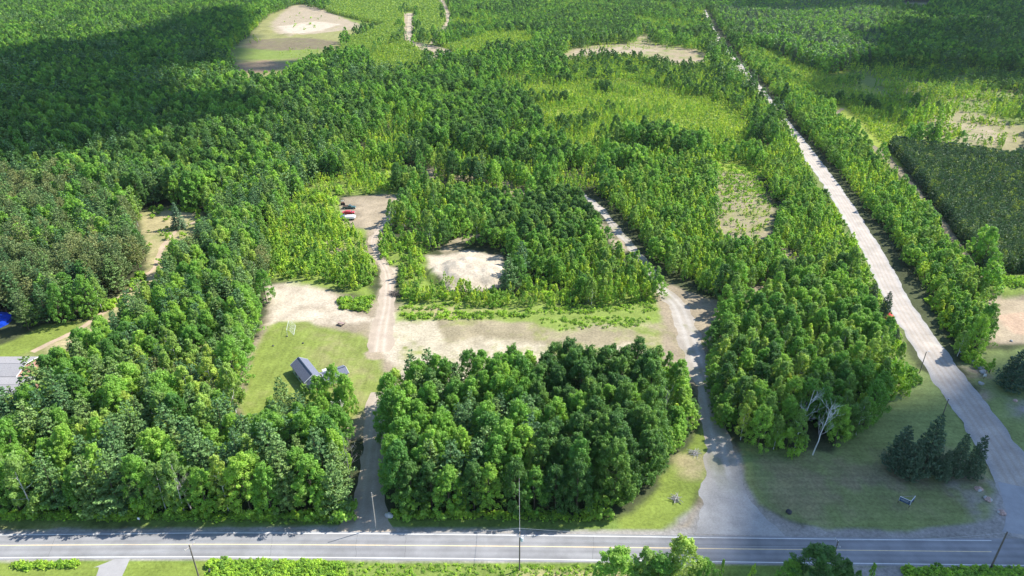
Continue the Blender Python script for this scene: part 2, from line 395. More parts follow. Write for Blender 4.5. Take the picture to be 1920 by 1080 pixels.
def paint(X, Y, base=FLOOR):
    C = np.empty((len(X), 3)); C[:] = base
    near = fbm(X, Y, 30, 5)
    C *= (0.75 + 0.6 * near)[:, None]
    big = fbm(X, Y, 14, 11); fine = fbm(X, Y, 4.0, 23)
    pat = fbm(X, Y, 9, 41); pat2 = fbm(X, Y, 2.6, 43)
    for poly, col, soft, wob, patch in COVER:
        W = GP(poly)
        x0, y0 = W.min(0) - 12; x1, y1 = W.max(0) + 12
        m = (X > x0) & (X < x1) & (Y > y0) & (Y < y1)
        if not m.any(): continue
        x = X[m]; y = Y[m]
        d = sdpoly(x, y, W) + (big[m] - .5) * wob * 1.6 + (fine[m] - .5) * wob * 1.2
        w = np.clip(d / soft * .5 + .5, 0, 1)
        w = w * w * (3 - 2 * w)
        if patch:
            pp = .6 * pat[m] + .4 * pat2[m]
            w = w * (1 - np.clip((patch + .12 - pp) * 5, 0, 1) * .85)
        v = (0.9 + 0.2 * fine[m])[:, None]
        C[m] = C[m] * (1 - w[:, None]) + np.array(col) * v * w[:, None]
    for poly, fx, fy in ((P(452,800, 460,715, 490,625, 660,622, 705,650, 715,750, 600,820), 2.6, 0), (P(1385,830, 1398,900, 1480,975, 1560,992, 1700,998, 1860,965, 1810,805, 1745,702, 1620,740, 1560,850), .0, 2.3)):
        m = inside(X, Y, GP(poly)); ph = (X[m] * 2 * np.pi / fx if fx else Y[m] * 2 * np.pi / fy + .02 * X[m])
        C[m] *= (1 + .07 * np.sin(ph + 1.5 * pat[m]))[:, None]
    return C

MOUNDS = [  # centre px, radius m (x,y), height
    (872, 512, 12, 13, 4.2), (915, 516, 8, 9, 3.6), (832, 516, 7, 9, 2.6), (1905, 545, 22, 7, 3.2), (1960, 545, 22, 7, 3.0),
    (545, 66, 14, 9, 3), (500, 60, 12, 8, 3), (905, 450, 7, 6, 1.6),
]
def height(X, Y):
    Z = np.zeros(len(X))
    for mx, my, rx, ry, h in MOUNDS:
        cx, cy = G(mx, my)
        q = ((X - cx) / rx) ** 2 + ((Y - cy) / ry) ** 2
        b = np.clip(1 - q, 0, 1)
        Z = np.maximum(Z, h * b ** .8 * (.8 + .4 * vnoise(X, Y, 3.0, 3)) * (b > 0))
    return Z

def axis(parts):
    out = [parts[0][0]]
    for a, b, s in parts:
        n = max(1, int(round((b - a) / s))); out += list(np.linspace(a, b, n + 1)[1:])
    return np.array(out)
xs = axis([(-9000, -1500, 2500), (-1500, -600, 30), (-600, -260, 5), (-260, -130, 1.6), (-130, 150, .7), (150, 330, 1.6), (330, 700, 5), (700, 1500, 30), (1500, 9000, 2500)])
ys = axis([(-3000, 40, 760), (40, 84, 6), (84, 210, .6), (210, 330, 1.1), (330, 620, 2.4), (620, 1500, 5), (1500, 3000, 100), (3000, 12000, 3000)])
gx, gy = np.meshgrid(xs, ys)
X = gx.ravel(); Y = gy.ravel()
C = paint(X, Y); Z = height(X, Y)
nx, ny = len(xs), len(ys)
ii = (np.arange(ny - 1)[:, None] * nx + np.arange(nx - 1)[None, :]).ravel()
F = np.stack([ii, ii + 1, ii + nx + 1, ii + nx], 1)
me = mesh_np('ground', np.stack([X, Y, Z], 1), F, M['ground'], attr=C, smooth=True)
tag(link(bpy.data.objects.new('ground', me)), kind='structure')
print('ground verts', len(X))

def resample(pts, widths, step):
    pts = np.array(pts, float); widths = np.array(list(widths)[:len(pts)], float)
    # Catmull-Rom through the points
    P_ = []; Wd = []
    n = len(pts)
    for i in range(n - 1):
        p0 = pts[max(i - 1, 0)]; p1 = pts[i]; p2 = pts[i + 1]; p3 = pts[min(i + 2, n - 1)]
        L = np.hypot(*(p2 - p1)); k = max(2, int(L / step))
        for t in np.arange(k) / k:
            P_.append(.5 * ((2 * p1) + (-p0 + p2) * t + (2 * p0 - 5 * p1 + 4 * p2 - p3) * t * t + (-p0 + 3 * p1 - 3 * p2 + p3) * t ** 3))
            Wd.append(widths[i] * (1 - t) + widths[i + 1] * t)
    P_.append(pts[-1]); Wd.append(widths[-1])
    return np.array(P_), np.array(Wd)
def strip_mesh(name, pts, widths, z, colfn, mat, step=1.2, nac=14, wob=.8, seed=0, jit=True):
    C_, Wd = resample(pts, widths, step)
    T = np.gradient(C_, axis=0); T /= np.hypot(T[:, 0], T[:, 1])[:, None] + 1e-9
    N = np.stack([T[:, 1], -T[:, 0]], 1)          # to the right of travel
    s = np.linspace(-1, 1, nac + 1)
    arc = np.concatenate([[0], np.cumsum(np.hypot(*np.diff(C_, axis=0).T))])
    el = (fbm(arc, arc * 0 + seed * 9.1, 6, seed) - .5) * wob * 2.4
    er = (fbm(arc, arc * 0 + seed * 9.1 + 50, 6, seed + 3) - .5) * wob * 2.4
    V = []; A = []
    for k, sv in enumerate(s):
        off = sv * Wd / 2 + (er if sv > 0 else el) * abs(sv) ** 3
        V.append(np.column_stack([C_ + N * off[:, None], np.full(len(C_), z)]))
        A.append(np.column_stack([np.full(len(C_), sv), arc]))
    V = np.stack(V, 1); A = np.stack(A, 1)
    n, m = V.shape[:2]
    i = (np.arange(n - 1)[:, None] * m + np.arange(m - 1)[None, :]).ravel()
    F = np.stack([i, i + m, i + m + 1, i + 1], 1)[:, ::-1]
    Vf = V.reshape(-1, 3); Af = A.reshape(-1, 2)
    me = mesh_np(name, Vf, F, mat, attr=colfn(Vf[:, 0], Vf[:, 1], Af[:, 0], Af[:, 1]))
    if me.polygons[0].normal.z < 0: me.flip_normals()
    o = link(bpy.data.objects.new(name, me)); tag(o, kind='structure')
    return o
def tracks(base, rut, at=(.28, .33), w=.09):
    def f(x, y, s, a):
        c = np.empty((len(x), 3)); c[:] = base
        r = np.zeros(len(x))
        for p in at:
            wob = (fbm(a, a * 0 + p * 77, 18, 9) - .5) * .12
            for sg in (-1, 1): r = np.maximum(r, np.exp(-((s - sg * p + wob) / w) ** 2))
        n = fbm(x, y, 5, 77)
        c = c * (.88 + .26 * n)[:, None]
        return c * (1 - r[:, None]) + np.array(rut) * r[:, None]
    return f
def sidecol(x, y, s, a):
    c = np.empty((len(x), 3))
    n = fbm(x, y, 4, 5)
    c[:] = (.40, .36, .32)
    edge = np.clip((np.abs(s) - .72) / .2, 0, 1)
    c = c * (1 - edge[:, None]) + np.array((.34, .325, .31)) * edge[:, None]
    for p in (-.5, -.16, .2, .52):
        r = np.exp(-((s - p + (fbm(a, a * 0 + p, 25, 3) - .5) * .1) / .07) ** 2) * .55
        c = c * (1 - r[:, None]) + np.array((.33, .265, .205)) * r[:, None]
    far = np.clip((y - 200) / 120, 0, 1)[:, None]
    c = c * (1 + .08 * far)
    return c * (.9 + .2 * n)[:, None]
def drivecol(x, y, s, a):
    c = tracks((.34, .30, .25), (.41, .375, .33), (.34,), .2)(x, y, s, a)
    g = np.clip((fbm(x, y, 5, 61) - .56) * 7, 0, 1) * .6 * np.clip(1.2 - np.abs(s), 0, 1) ** .5
    c = c * (1 - g[:, None]) + np.array((.21, .21, .10)) * g[:, None]
    q = np.clip((y - 118) / 12, 0, 1)[:, None]        # the mouth is crushed grey stone
    return np.array((.36, .345, .325)) * (.85 + .3 * fbm(x, y, 2.5, 62))[:, None] * (1 - q) + c * q
strip_mesh('side_road', STRIPW['side_road'], STRIPS['side_road'][1], .012, sidecol, M['gravel'], wob=.9, nac=22)
strip_mesh('gravel_drive', STRIPW['gravel_drive'], STRIPS['gravel_drive'][1], .008, drivecol, M['gravel'], wob=1.6, seed=2)
strip_mesh('driveway', STRIPW['driveway'], STRIPS['driveway'][1], .008, tracks((.36, .30, .235), (.41, .35, .28), (.3,), .15), M['gravel'], wob=1.2, seed=3)
strip_mesh('sand_track', STRIPW['sand_track'], STRIPS['sand_track'][1], .016, tracks((.38, .31, .235), (.47, .39, .31), (.3,), .15), M['gravel'], wob=1.4, seed=4)
strip_mesh('narrow_track', STRIPW['narrow_track'], STRIPS['narrow_track'][1], .02, tracks((.20, .175, .11), (.27, .22, .15), (.35,), .16), M['gravel'], wob=1.2, seed=5)  # shade along the lower track is painted in as a dark colour
strip_mesh('far_track', STRIPW['far_track'], STRIPS['far_track'][1], .05, tracks(SAND2, SAND, (.3,), .2), M['gravel'], wob=1.2, seed=6)
strip_mesh('farthest_track', STRIPW['farthest_track'], STRIPS['farthest_track'][1], .05, tracks(SAND2, SAND, (.3,), .2), M['gravel'], wob=1.2, seed=7)
strip_mesh('lawn_path', STRIPW['lawn_path'], STRIPS['lawn_path'][1], .008, tracks((.42, .32, .22), (.45, .35, .25), (.3,), .15), M['gravel'], wob=.8, seed=8)

# main road
def asphalt(x, y, s, a):
    c = np.empty((len(x), 3)); c[:] = (.275, .273, .277)
    for p in (-.72, -.28, .28, .72):
        r = np.exp(-((s - p) / .11) ** 2) * .17
        c = c * (1 - r[:, None])
    st = fbm(x * .12, y * 9, 6, 88); c = c * (.93 + .14 * st)[:, None]
    pt = np.clip((fbm(x, y * 2, 16, 90) - .62) * 12, 0, 1) * .10; c = c * (1 - pt)[:, None]
    return c * (.95 + .1 * fbm(x, y * 6, 40, 5))[:, None]
M['asphalt'] = ground_mat('worn_asphalt', .07, 6.0, .01)
top = GP(P(-160,1004.5, 0,1003.2, 240,1001, 480,999.3, 960,1003.5, 1400,1009, 1660,1012, 1859,1013.5, 2080,1015))
bot = GP(P(-160,1048, 0,1046, 240,1044.3, 480,1044.5, 960,1048.5, 1400,1054, 1660,1057, 1859,1059.5, 2080,1062))
midl = GP(P(-160,1024, 0,1022.7, 240,1021.3, 480,1021, 960,1024.3, 1400,1029.5, 1660,1032.5, 1859,1034.5, 2080,1036))
cen = (top + bot) / 2; wid = np.abs(top[:, 1] - bot[:, 1])
strip_mesh('main_road', cen, wid + 1.1, .02, asphalt, M['asphalt'], wob=.12, nac=24, seed=9)
M['white_paint'] = pmat('worn_white_paint', (.74, .73, .70), .7, var=.1, scale=2)
M['yellow_paint'] = pmat('faded_yellow_paint', (.72, .56, .33), .7, var=.12, scale=2)
def line(name, pts, w, mat, z=.026, label=None):
    C_, _ = resample(pts, [w] * len(pts), 3)
    T = np.gradient(C_, axis=0); T /= np.hypot(T[:, 0], T[:, 1])[:, None]
    N = np.stack([T[:, 1], -T[:, 0]], 1)
    V = np.concatenate([np.column_stack([C_ + N * w / 2, np.full(len(C_), z)]), np.column_stack([C_ - N * w / 2, np.full(len(C_), z)])])
    n = len(C_); i = np.arange(n - 1)
    me = mesh_np(name, V, np.stack([i, i + 1, i + n + 1, i + n], 1), mat)
    if me.polygons[0].normal.z < 0: me.flip_normals()
    o = link(bpy.data.objects.new(name, me)); tag(o, kind='structure'); return o
line('road_edge_line', top[:8], .17, M['white_paint'])
line('road_edge_line', bot, .17, M['white_paint'])
line('road_centre_line', midl[:8], .2, M['yellow_paint'])
M['crack'] = pmat('tar_crack_filler', (.10, .10, .105), .8)
for (xa, ya, xb, yb) in ((90, 1046, 105, 1004), (507, 1044, 512, 1003), (667, 1045, 669, 1003), (759, 1046, 761, 1003), (1112, 1048, 1113, 1006)):
    pts = np.array([G(xa + (xb - xa) * t + random.uniform(-1.2, 1.2), ya + (yb - ya) * t) for t in np.linspace(0, 1, 6)])
    line('road_crack', pts, .055, M['crack'], .024)
M['paved'] = ground_mat('paved_driveway', .06, 5, .01)
strip_mesh('paved_driveway', GP(P(214,1049, 214,1058, 205,1080, 192,1110, 170,1160)), [7.5, 5.5, 5.2, 5.2, 5.2], .016, lambda x, y, s, a: np.tile(np.array((.33, .32, .315)), (len(x), 1)), M['paved'], wob=.1, nac=8, seed=12)
strip_mesh('paved_apron', GP(P(1985,1013, 1962,975, 1948,945, 1936,917)), [22, 15.5, 14.5, 14], .028, lambda x, y, s, a: np.tile(np.array((.33, .33, .335)), (len(x), 1)) * (.9 + .2 * fbm(x, y, 3, 4))[:, None], M['paved'], wob=.3, nac=12, seed=13)

# ------------------------------------------------------------------ tree prototypes
def cards(c, n, s, tint, rg, asp=1.0):
    """c (n,3) centres, n (n,3) normals, s (n,) sizes -> irregular quads"""
    k = len(c)
    n = n / (np.linalg.norm(n, axis=1)[:, None] + 1e-9)
    r = rg.normal(size=(k, 3)); a = np.cross(n, r); a /= np.linalg.norm(a, axis=1)[:, None] + 1e-9
    b = np.cross(n, a)
    V = np.empty((k, 4, 3))
    for j, (u, v) in enumerate(((-1, -.55), (.35, -1), (1, .5), (-.3, 1))):
        ju = u * (1 + rg.uniform(-.35, .35, k)); jv = v * (1 + rg.uniform(-.35, .35, k)) * asp
        V[:, j] = c + a * (ju * s)[:, None] * .62 + b * (jv * s)[:, None] * .62 + n * (rg.uniform(-.16, .16, k) * s)[:, None]
    F = np.arange(k * 4).reshape(k, 4)
    return V.reshape(-1, 3), F, np.repeat(tint, 4)
def unit(rg, k):
    d = rg.normal(size=(k, 3)); return d / np.linalg.norm(d, axis=1)[:, None]
def broadleaf(rg, Hh, Rr, ncl, per, leaf, zb=.18, top=.9, clr=(.2, .34), stretch=1.15, gaps=.15, power=.6, pointed=0.0):
    cs = []; ns = []; ss = []; ts = []
    ph = rg.uniform(0, 6.28, 3)
    for i in range(ncl):
        t = rg.uniform(0, 1) ** .8
        z = zb + (1 - zb) * t
        # profile of the crown
        prof = math.sin(math.pi * min(1, (t * .86 + .14)) ** power) ** .65
        ang = rg.uniform(0, 2 * math.pi)
        if pointed: prof = prof * (1 - pointed) + pointed * (1.25 * (1 - t) ** .75 * min(1, .45 + t * 3))
        lump = 1 + .16 * math.sin(2 * ang + ph[0]) + .12 * math.sin(3 * ang + ph[1] + 4 * t)
        rad = Rr * prof * lump * (rg.uniform(.3, 1.0) ** .5 + (rg.uniform() < .12) * .15)
        rc = Rr * rg.uniform(*clr)
        cen = np.array([rad * math.cos(ang), rad * math.sin(ang), z * Hh - rc * .6])
        k = int(per * (rc / (Rr * .27)) ** 2)
        d = unit(rg, k)
        out = np.array([math.cos(ang) * .5, math.sin(ang) * .5, .75])
        d = d + out * .75; d /= np.linalg.norm(d, axis=1)[:, None]
        rr = rc * rg.uniform(.55, 1.1, k)
        q = rg.uniform(0, 1, k) ** 1.6
        ax = np.array([math.cos(ang) * .55, math.sin(ang) * .55, .8]) + rg.normal(size=3) * .25
        p = cen + d * (rr * (1 - .55 * q))[:, None] * np.array([1, 1, stretch]) + ax * (q * rc * 1.25)[:, None]
        cs.append(p); ns.append(d + rg.normal(size=(k, 3)) * .55 + np.array([0, 0, .2]))
        ss.append(leaf * rg.uniform(.6, 1.25, k))
        tb = rg.uniform(.18, .82)
        ts.append(np.clip(tb + rg.normal(size=k) * .17, 0, 1))
    return cards(np.concatenate(cs), np.concatenate(ns), np.concatenate(ss), np.concatenate(ts), rg)
def conifer(rg, Hh, Rr, levels, per, tufts, leaf, zb=.15, power=.75, droop=-.1, lift=.25, flat=.5, irregular=.3):
    cs = []; ns = []; ss = []; ts = []
    for l in range(levels):
        t = (l + rg.uniform(-.3, .3)) / levels
        t = min(max(t, 0), .985)
        z = Hh * (zb + (1 - zb) * t)
        L0 = Rr * (1 - t) ** power + .12
        nb = max(3, int(per * (1 - .4 * t)))
        a0 = rg.uniform(0, 6.28)
        for b in range(nb):
            ang = a0 + b * 2 * math.pi / nb + rg.uniform(-.3, .3)
            L = L0 * (1 + rg.uniform(-irregular, irregular))
            k = max(3, int(tufts * L / Rr))
            s = rg.uniform(.22, 1, k) ** .75
            lat = rg.normal(size=k) * .13 * L * (1.15 - s * .6)
            x = s * L; zz = droop * L * s + lift * L * s ** 2 + rg.normal(size=k) * .05 * L
            p = np.stack([math.cos(ang) * x - math.sin(ang) * lat, math.sin(ang) * x + math.cos(ang) * lat, z + zz], 1)
            cs.append(p)
            nn = rg.normal(size=(k, 3)) * (1 - flat) + np.array([math.cos(ang) * .35, math.sin(ang) * .35, 1]) * flat * 1.4
            ns.append(nn); ss.append(leaf * rg.uniform(.65, 1.25, k))
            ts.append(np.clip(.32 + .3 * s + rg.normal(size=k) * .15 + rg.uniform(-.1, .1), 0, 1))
    return cards(np.concatenate(cs), np.concatenate(ns), np.concatenate(ss), np.concatenate(ts), rg, .7)
def trunk_mesh(name, Hh, r, mat, rg, limbs=6, top=.85, spread=.5):
    mb = MB()
    lean = rg.uniform(-.02, .02, 2)
    pts = [(lean[0] * z * Hh + rg.uniform(-.05, .05), lean[1] * z * Hh + rg.uniform(-.05, .05), z * Hh * top) for z in np.linspace(0, 1, 6)]
    mb.tube(pts, [r * (1.15 - .95 * t) for t in np.linspace(0, 1, 6)], 7)
    for i in range(limbs):
        t = rg.uniform(.28, .8); a = rg.uniform(0, 6.28); L = spread * Hh * .3 * rg.uniform(.6, 1.1)
        b = Vector((lean[0] * t * Hh, lean[1] * t * Hh, t * Hh * top))
        m = b + Vector((math.cos(a) * L * .5, math.sin(a) * L * .5, L * .35)); e = b + Vector((math.cos(a) * L, math.sin(a) * L, L * .8))
        mb.tube([b, m, e], [r * .35, r * .24, r * .1], 5)
    me = bpy.data.meshes.new(name); me.from_pydata([tuple(v) for v in mb.v], [], mb.f); me.update(); me.materials.append(mat)
    return me

def mk(kind, lod, rg):
    """unit-ish mesh for one tree crown; returns V,F,tint, nominal height"""
    hi, mid = lod == 0, lod == 1
    if kind in ('maple', 'oak'):
        Hh = 17; a = dict(Rr=rg.uniform(3.7, 4.6), zb=.12, power=rg.uniform(.5, .62))
        ncl, per, leaf = ((165, 150, .225), (100, 60, .42), (34, 30, .9))[lod]
        return broadleaf(rg, Hh, a['Rr'], ncl, per, leaf, a['zb'], power=a['power'], clr=(.10, .26), pointed=rg.uniform(0, .35)), Hh
    if kind == 'aspen':
        Hh = 15; ncl, per, leaf = ((115, 100, .21), (70, 44, .39), (24, 20, .82))[lod]
        return broadleaf(rg, Hh, rg.uniform(2.2, 2.8), ncl, per, leaf, .16, power=.72, clr=(.12, .30), stretch=1.5, pointed=.5), Hh
    if kind == 'poplar':
        Hh = 8; ncl, per, leaf = ((46, 50, .2), (26, 20, .36), (11, 11, .66))[lod]
        return broadleaf(rg, Hh, rg.uniform(1.0, 1.6), ncl, per, leaf, .05, power=.8, clr=(.18, .36), stretch=1.9, pointed=.75), Hh
    if kind == 'pine':
        Hh = 19; lv, per, tf, leaf = ((17, 7, 60, .40), (13, 6, 22, .75), (9, 5, 11, 1.2))[lod]
        return conifer(rg, Hh, rg.uniform(3.9, 4.6), lv, per, tf, leaf, .12, .6, -.05, .28, .5, .35), Hh
    if kind == 'redpine':
        Hh = 18; lv, per, tf, leaf = ((18, 7, 48, .36), (13, 6, 20, .7), (9, 5, 11, 1.15))[lod]
        return conifer(rg, Hh, rg.uniform(3.2, 3.9), lv, per, tf, leaf, .28, .42, .0, .3, .25, .4), Hh
    if kind == 'spruce':
        Hh = 12; lv, per, tf, leaf = ((22, 11, 26, .32), (16, 9, 14, .5), (10, 6, 9, .9))[lod]
        return conifer(rg, Hh, 2.7, lv, per, tf, leaf, .04, .85, -.18, .12, .6, .12), Hh
    if kind == 'darkpine':
        Hh = 16; lv, per, tf, leaf = ((24, 10, 48, .36), (16, 8, 20, .6), (10, 6, 11, 1.0))[lod]
        return conifer(rg, Hh, 3.9, lv, per, tf, leaf, .05, .62, -.02, .22, .35, .22), Hh
    if kind in ('planted', 'jack'):
        Hh = 5.5; lv, per, tf, leaf = ((10, 6, 11, .26), (8, 5, 7, .42), (5, 4, 5, .75))[lod]
        return conifer(rg, Hh, 1.35 if kind == 'planted' else 1.1, lv, per, tf, leaf, .04, .65, .0, .45, .3, .25), Hh
    if kind == 'sapling':
        Hh = 4.5; ncl, per, leaf = ((20, 18, .20), (11, 9, .36), (5, 6, .62))[lod]
        return broadleaf(rg, Hh, rg.uniform(.65, 1.1), ncl, per, leaf, .03, power=.9, clr=(.22, .4), stretch=2.2, pointed=.8), Hh
    if kind == 'shrub':
        Hh = 2.2; ncl, per, leaf = ((20, 34, .2), (10, 16, .36), (6, 8, .6))[lod]
        return broadleaf(rg, Hh, 1.5, ncl, per, leaf, .0, power=.6, clr=(.25, .42), stretch=1.0), Hh
    if kind == 'weed':
        Hh = .9; ncl, per, leaf = ((9, 14, .16), (6, 9, .24), (4, 6, .4))[lod]
        return broadleaf(rg, Hh, .8, ncl, per, leaf, .0, power=.6, clr=(.3, .5), stretch=.9), Hh
KINDS = ['maple', 'oak', 'aspen', 'poplar', 'pine', 'redpine', 'spruce', 'darkpine', 'planted', 'jack', 'sapling', 'shrub', 'weed']
MATOF = {k: M[k] for k in KINDS if k in M}; MATOF['weed'] = M['shrub']
def stem(V, F, T, Hh, r):
    zs = np.array([0, .45, .9]) * Hh; k = len(V)
    W = np.array([[r * (1.2 - i * .45) * math.cos(a), r * (1.2 - i * .45) * math.sin(a), z] for i, z in enumerate(zs) for a in (0, 2.09, 4.19)])
    Q = np.array([[i * 3 + j, i * 3 + (j + 1) % 3, i * 3 + 3 + (j + 1) % 3, i * 3 + 3 + j] for i in range(2) for j in range(3)]) + k
    return np.concatenate([V, W]), np.concatenate([F, Q]), np.concatenate([T, np.full(9, .1)])
NH = {}
CROWN = {}; TRUNK = {}; PROTO = {}
NV = 5
for k in KINDS:
    pc = bpy.data.collections.new('prototypes_' + k); PROTO[k] = pc
    CROWN[k] = []
    for lod in range(3):
        for v in range(NV if lod < 2 else 4):
            rg = np.random.default_rng(hash((len(k), ord(k[0]), ord(k[-1]), lod, v)) % 99991)
            (V, F, T), hh = mk(k, lod, rg)
            NH[k] = hh
            if k in ('poplar', 'sapling', 'planted', 'jack', 'shrub'): V, F, T = stem(V, F, T, hh, .05)
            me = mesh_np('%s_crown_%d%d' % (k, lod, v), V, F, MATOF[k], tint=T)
            if lod == 0: CROWN[k].append(me)
            po = bpy.data.objects.new('%d%d_%s' % (lod, v, k), me); pc.objects.link(po)
    tr = .2 if k in ('maple', 'oak', 'pine', 'redpine', 'darkpine') else .13
    mt = M['birch'] if k == 'aspen' else M['bark']
    if k in ('maple', 'oak', 'aspen', 'pine', 'redpine', 'spruce', 'darkpine', 'poplar'):
        TRUNK[k] = [trunk_mesh(k + '_trunk', NH[k], tr, mt, np.random.default_rng(50 + v), 7 if k in ('maple', 'oak', 'aspen') else 0, .9) for v in range(3)]

# ------------------------------------------------------------------ where things grow
# zones: polygon px (ground), spacing m, jitter, [(kind, weight, hmin, hmax)]
ZONES = [
    # open ground first (kinds None)
    (P(-400,1400, -400,962, 300,963, 648,963, 636,955, 636,900, 648,820, 655,765, 600,790, 470,800, 448,790, 440,745, 472,640, 497,590, 507,535, 560,522, 640,545, 700,560, 703,505, 682,470, 690,430, 640,420, 637,370, 700,362, 765,362, 748,400, 722,435, 708,462, 722,498, 748,500, 745,565, 780,568, 1000,582, 1235,566, 1232,545, 1205,512, 1167,492, 1130,455, 1092,407, 1066,370, 1108,356, 1145,388, 1170,420, 1205,462, 1235,505, 1262,530, 1345,560, 1352,600, 1338,650, 1345,740, 1355,800, 1400,842, 1480,850, 1570,850, 1630,800, 1640,738, 1690,702, 1648,645, 1612,585, 1574,490, 1552,425, 1528,368, 1506,318, 1484,268, 1452,222, 1414,172, 1384,135, 1357,102, 1333,66, 1318,20, 1330,18, 1352,60, 1375,92, 1408,130, 1444,170, 1485,222, 1522,268, 1566,318, 1605,368, 1645,420, 1690,482, 1732,545, 1774,612, 1815,672, 1850,640, 1838,600, 1850,555, 2200,540, 2400,1400), 0, 0, None),
]
BLOCKS = {   # woods standing inside the open outline above, given as extra zones that win over it
    'mid': P(742,958, 740,900, 738,830, 738,770, 760,748, 840,745, 900,740, 1000,735, 1120,725, 1230,715, 1275,740, 1292,800, 1250,860, 1200,920, 1130,962, 900,960),
}
OPEN2 = [
    P(793,478, 830,472, 880,462, 950,470, 972,500, 966,535, 945,552, 850,556, 798,542),        # sand mound
    P(1345,322, 1368,306, 1416,310, 1430,345, 1462,395, 1458,450, 1440,478, 1400,480, 1345,462, 1338,380), P(1455,462, 1495,480, 1505,515, 1470,525, 1450,500), P(1380,560, 1440,530, 1455,560, 1400,600, 1375,590),
    P(-400,700, -400,655, 0,655, 100,612, 185,595, 222,552, 262,512, 275,495, 258,395, 300,386, 345,390, 400,408, 412,438, 392,462, 342,502, 312,558, 255,625, 170,675, 118,712, 90,778, 30,808, -100,815),
    P(430,100, 470,62, 505,30, 560,8, 640,30, 690,58, 640,82, 640,98, 600,125, 560,140, 530,160, 445,165),
    P(757,22, 778,22, 776,78, 840,92, 865,112, 830,122, 780,92, 757,76), P(820,-5, 832,-5, 850,36, 840,62, 815,82, 806,78, 826,56, 836,38),
    P(640,30, 720,50, 700,56, 640,44), P(1048,112, 1070,94, 1130,84, 1190,82, 1205,64, 1216,68, 1222,84, 1300,94, 1335,108, 1325,125, 1270,128, 1180,108, 1100,110, 1060,120),
    P(1740,215, 1790,206, 1850,213, 1935,240, 1935,298, 1870,300, 1780,282, 1725,275),
    P(1560,205, 1582,196, 1604,222, 1670,285, 1708,325, 1748,378, 1800,446, 1858,535, 1840,545, 1776,458, 1722,392, 1672,332, 1634,296, 1604,265, 1572,230),
    P(755,318, 770,308, 830,322, 800,330), P(825,470, 850,448, 905,432, 912,445, 865,462, 835,480), P(930,350, 960,345, 990,370, 960,392),
    P(1850,512, 2000,510, 2000,560, 1850,555),
    P(1690,2, 1745,2, 1738,24, 1690,22),
]
MIX_DEC = [('maple', .52, 12, 19), ('oak', .13, 13, 19), ('aspen', .15, 12, 17), ('pine', .20, 14, 21)]
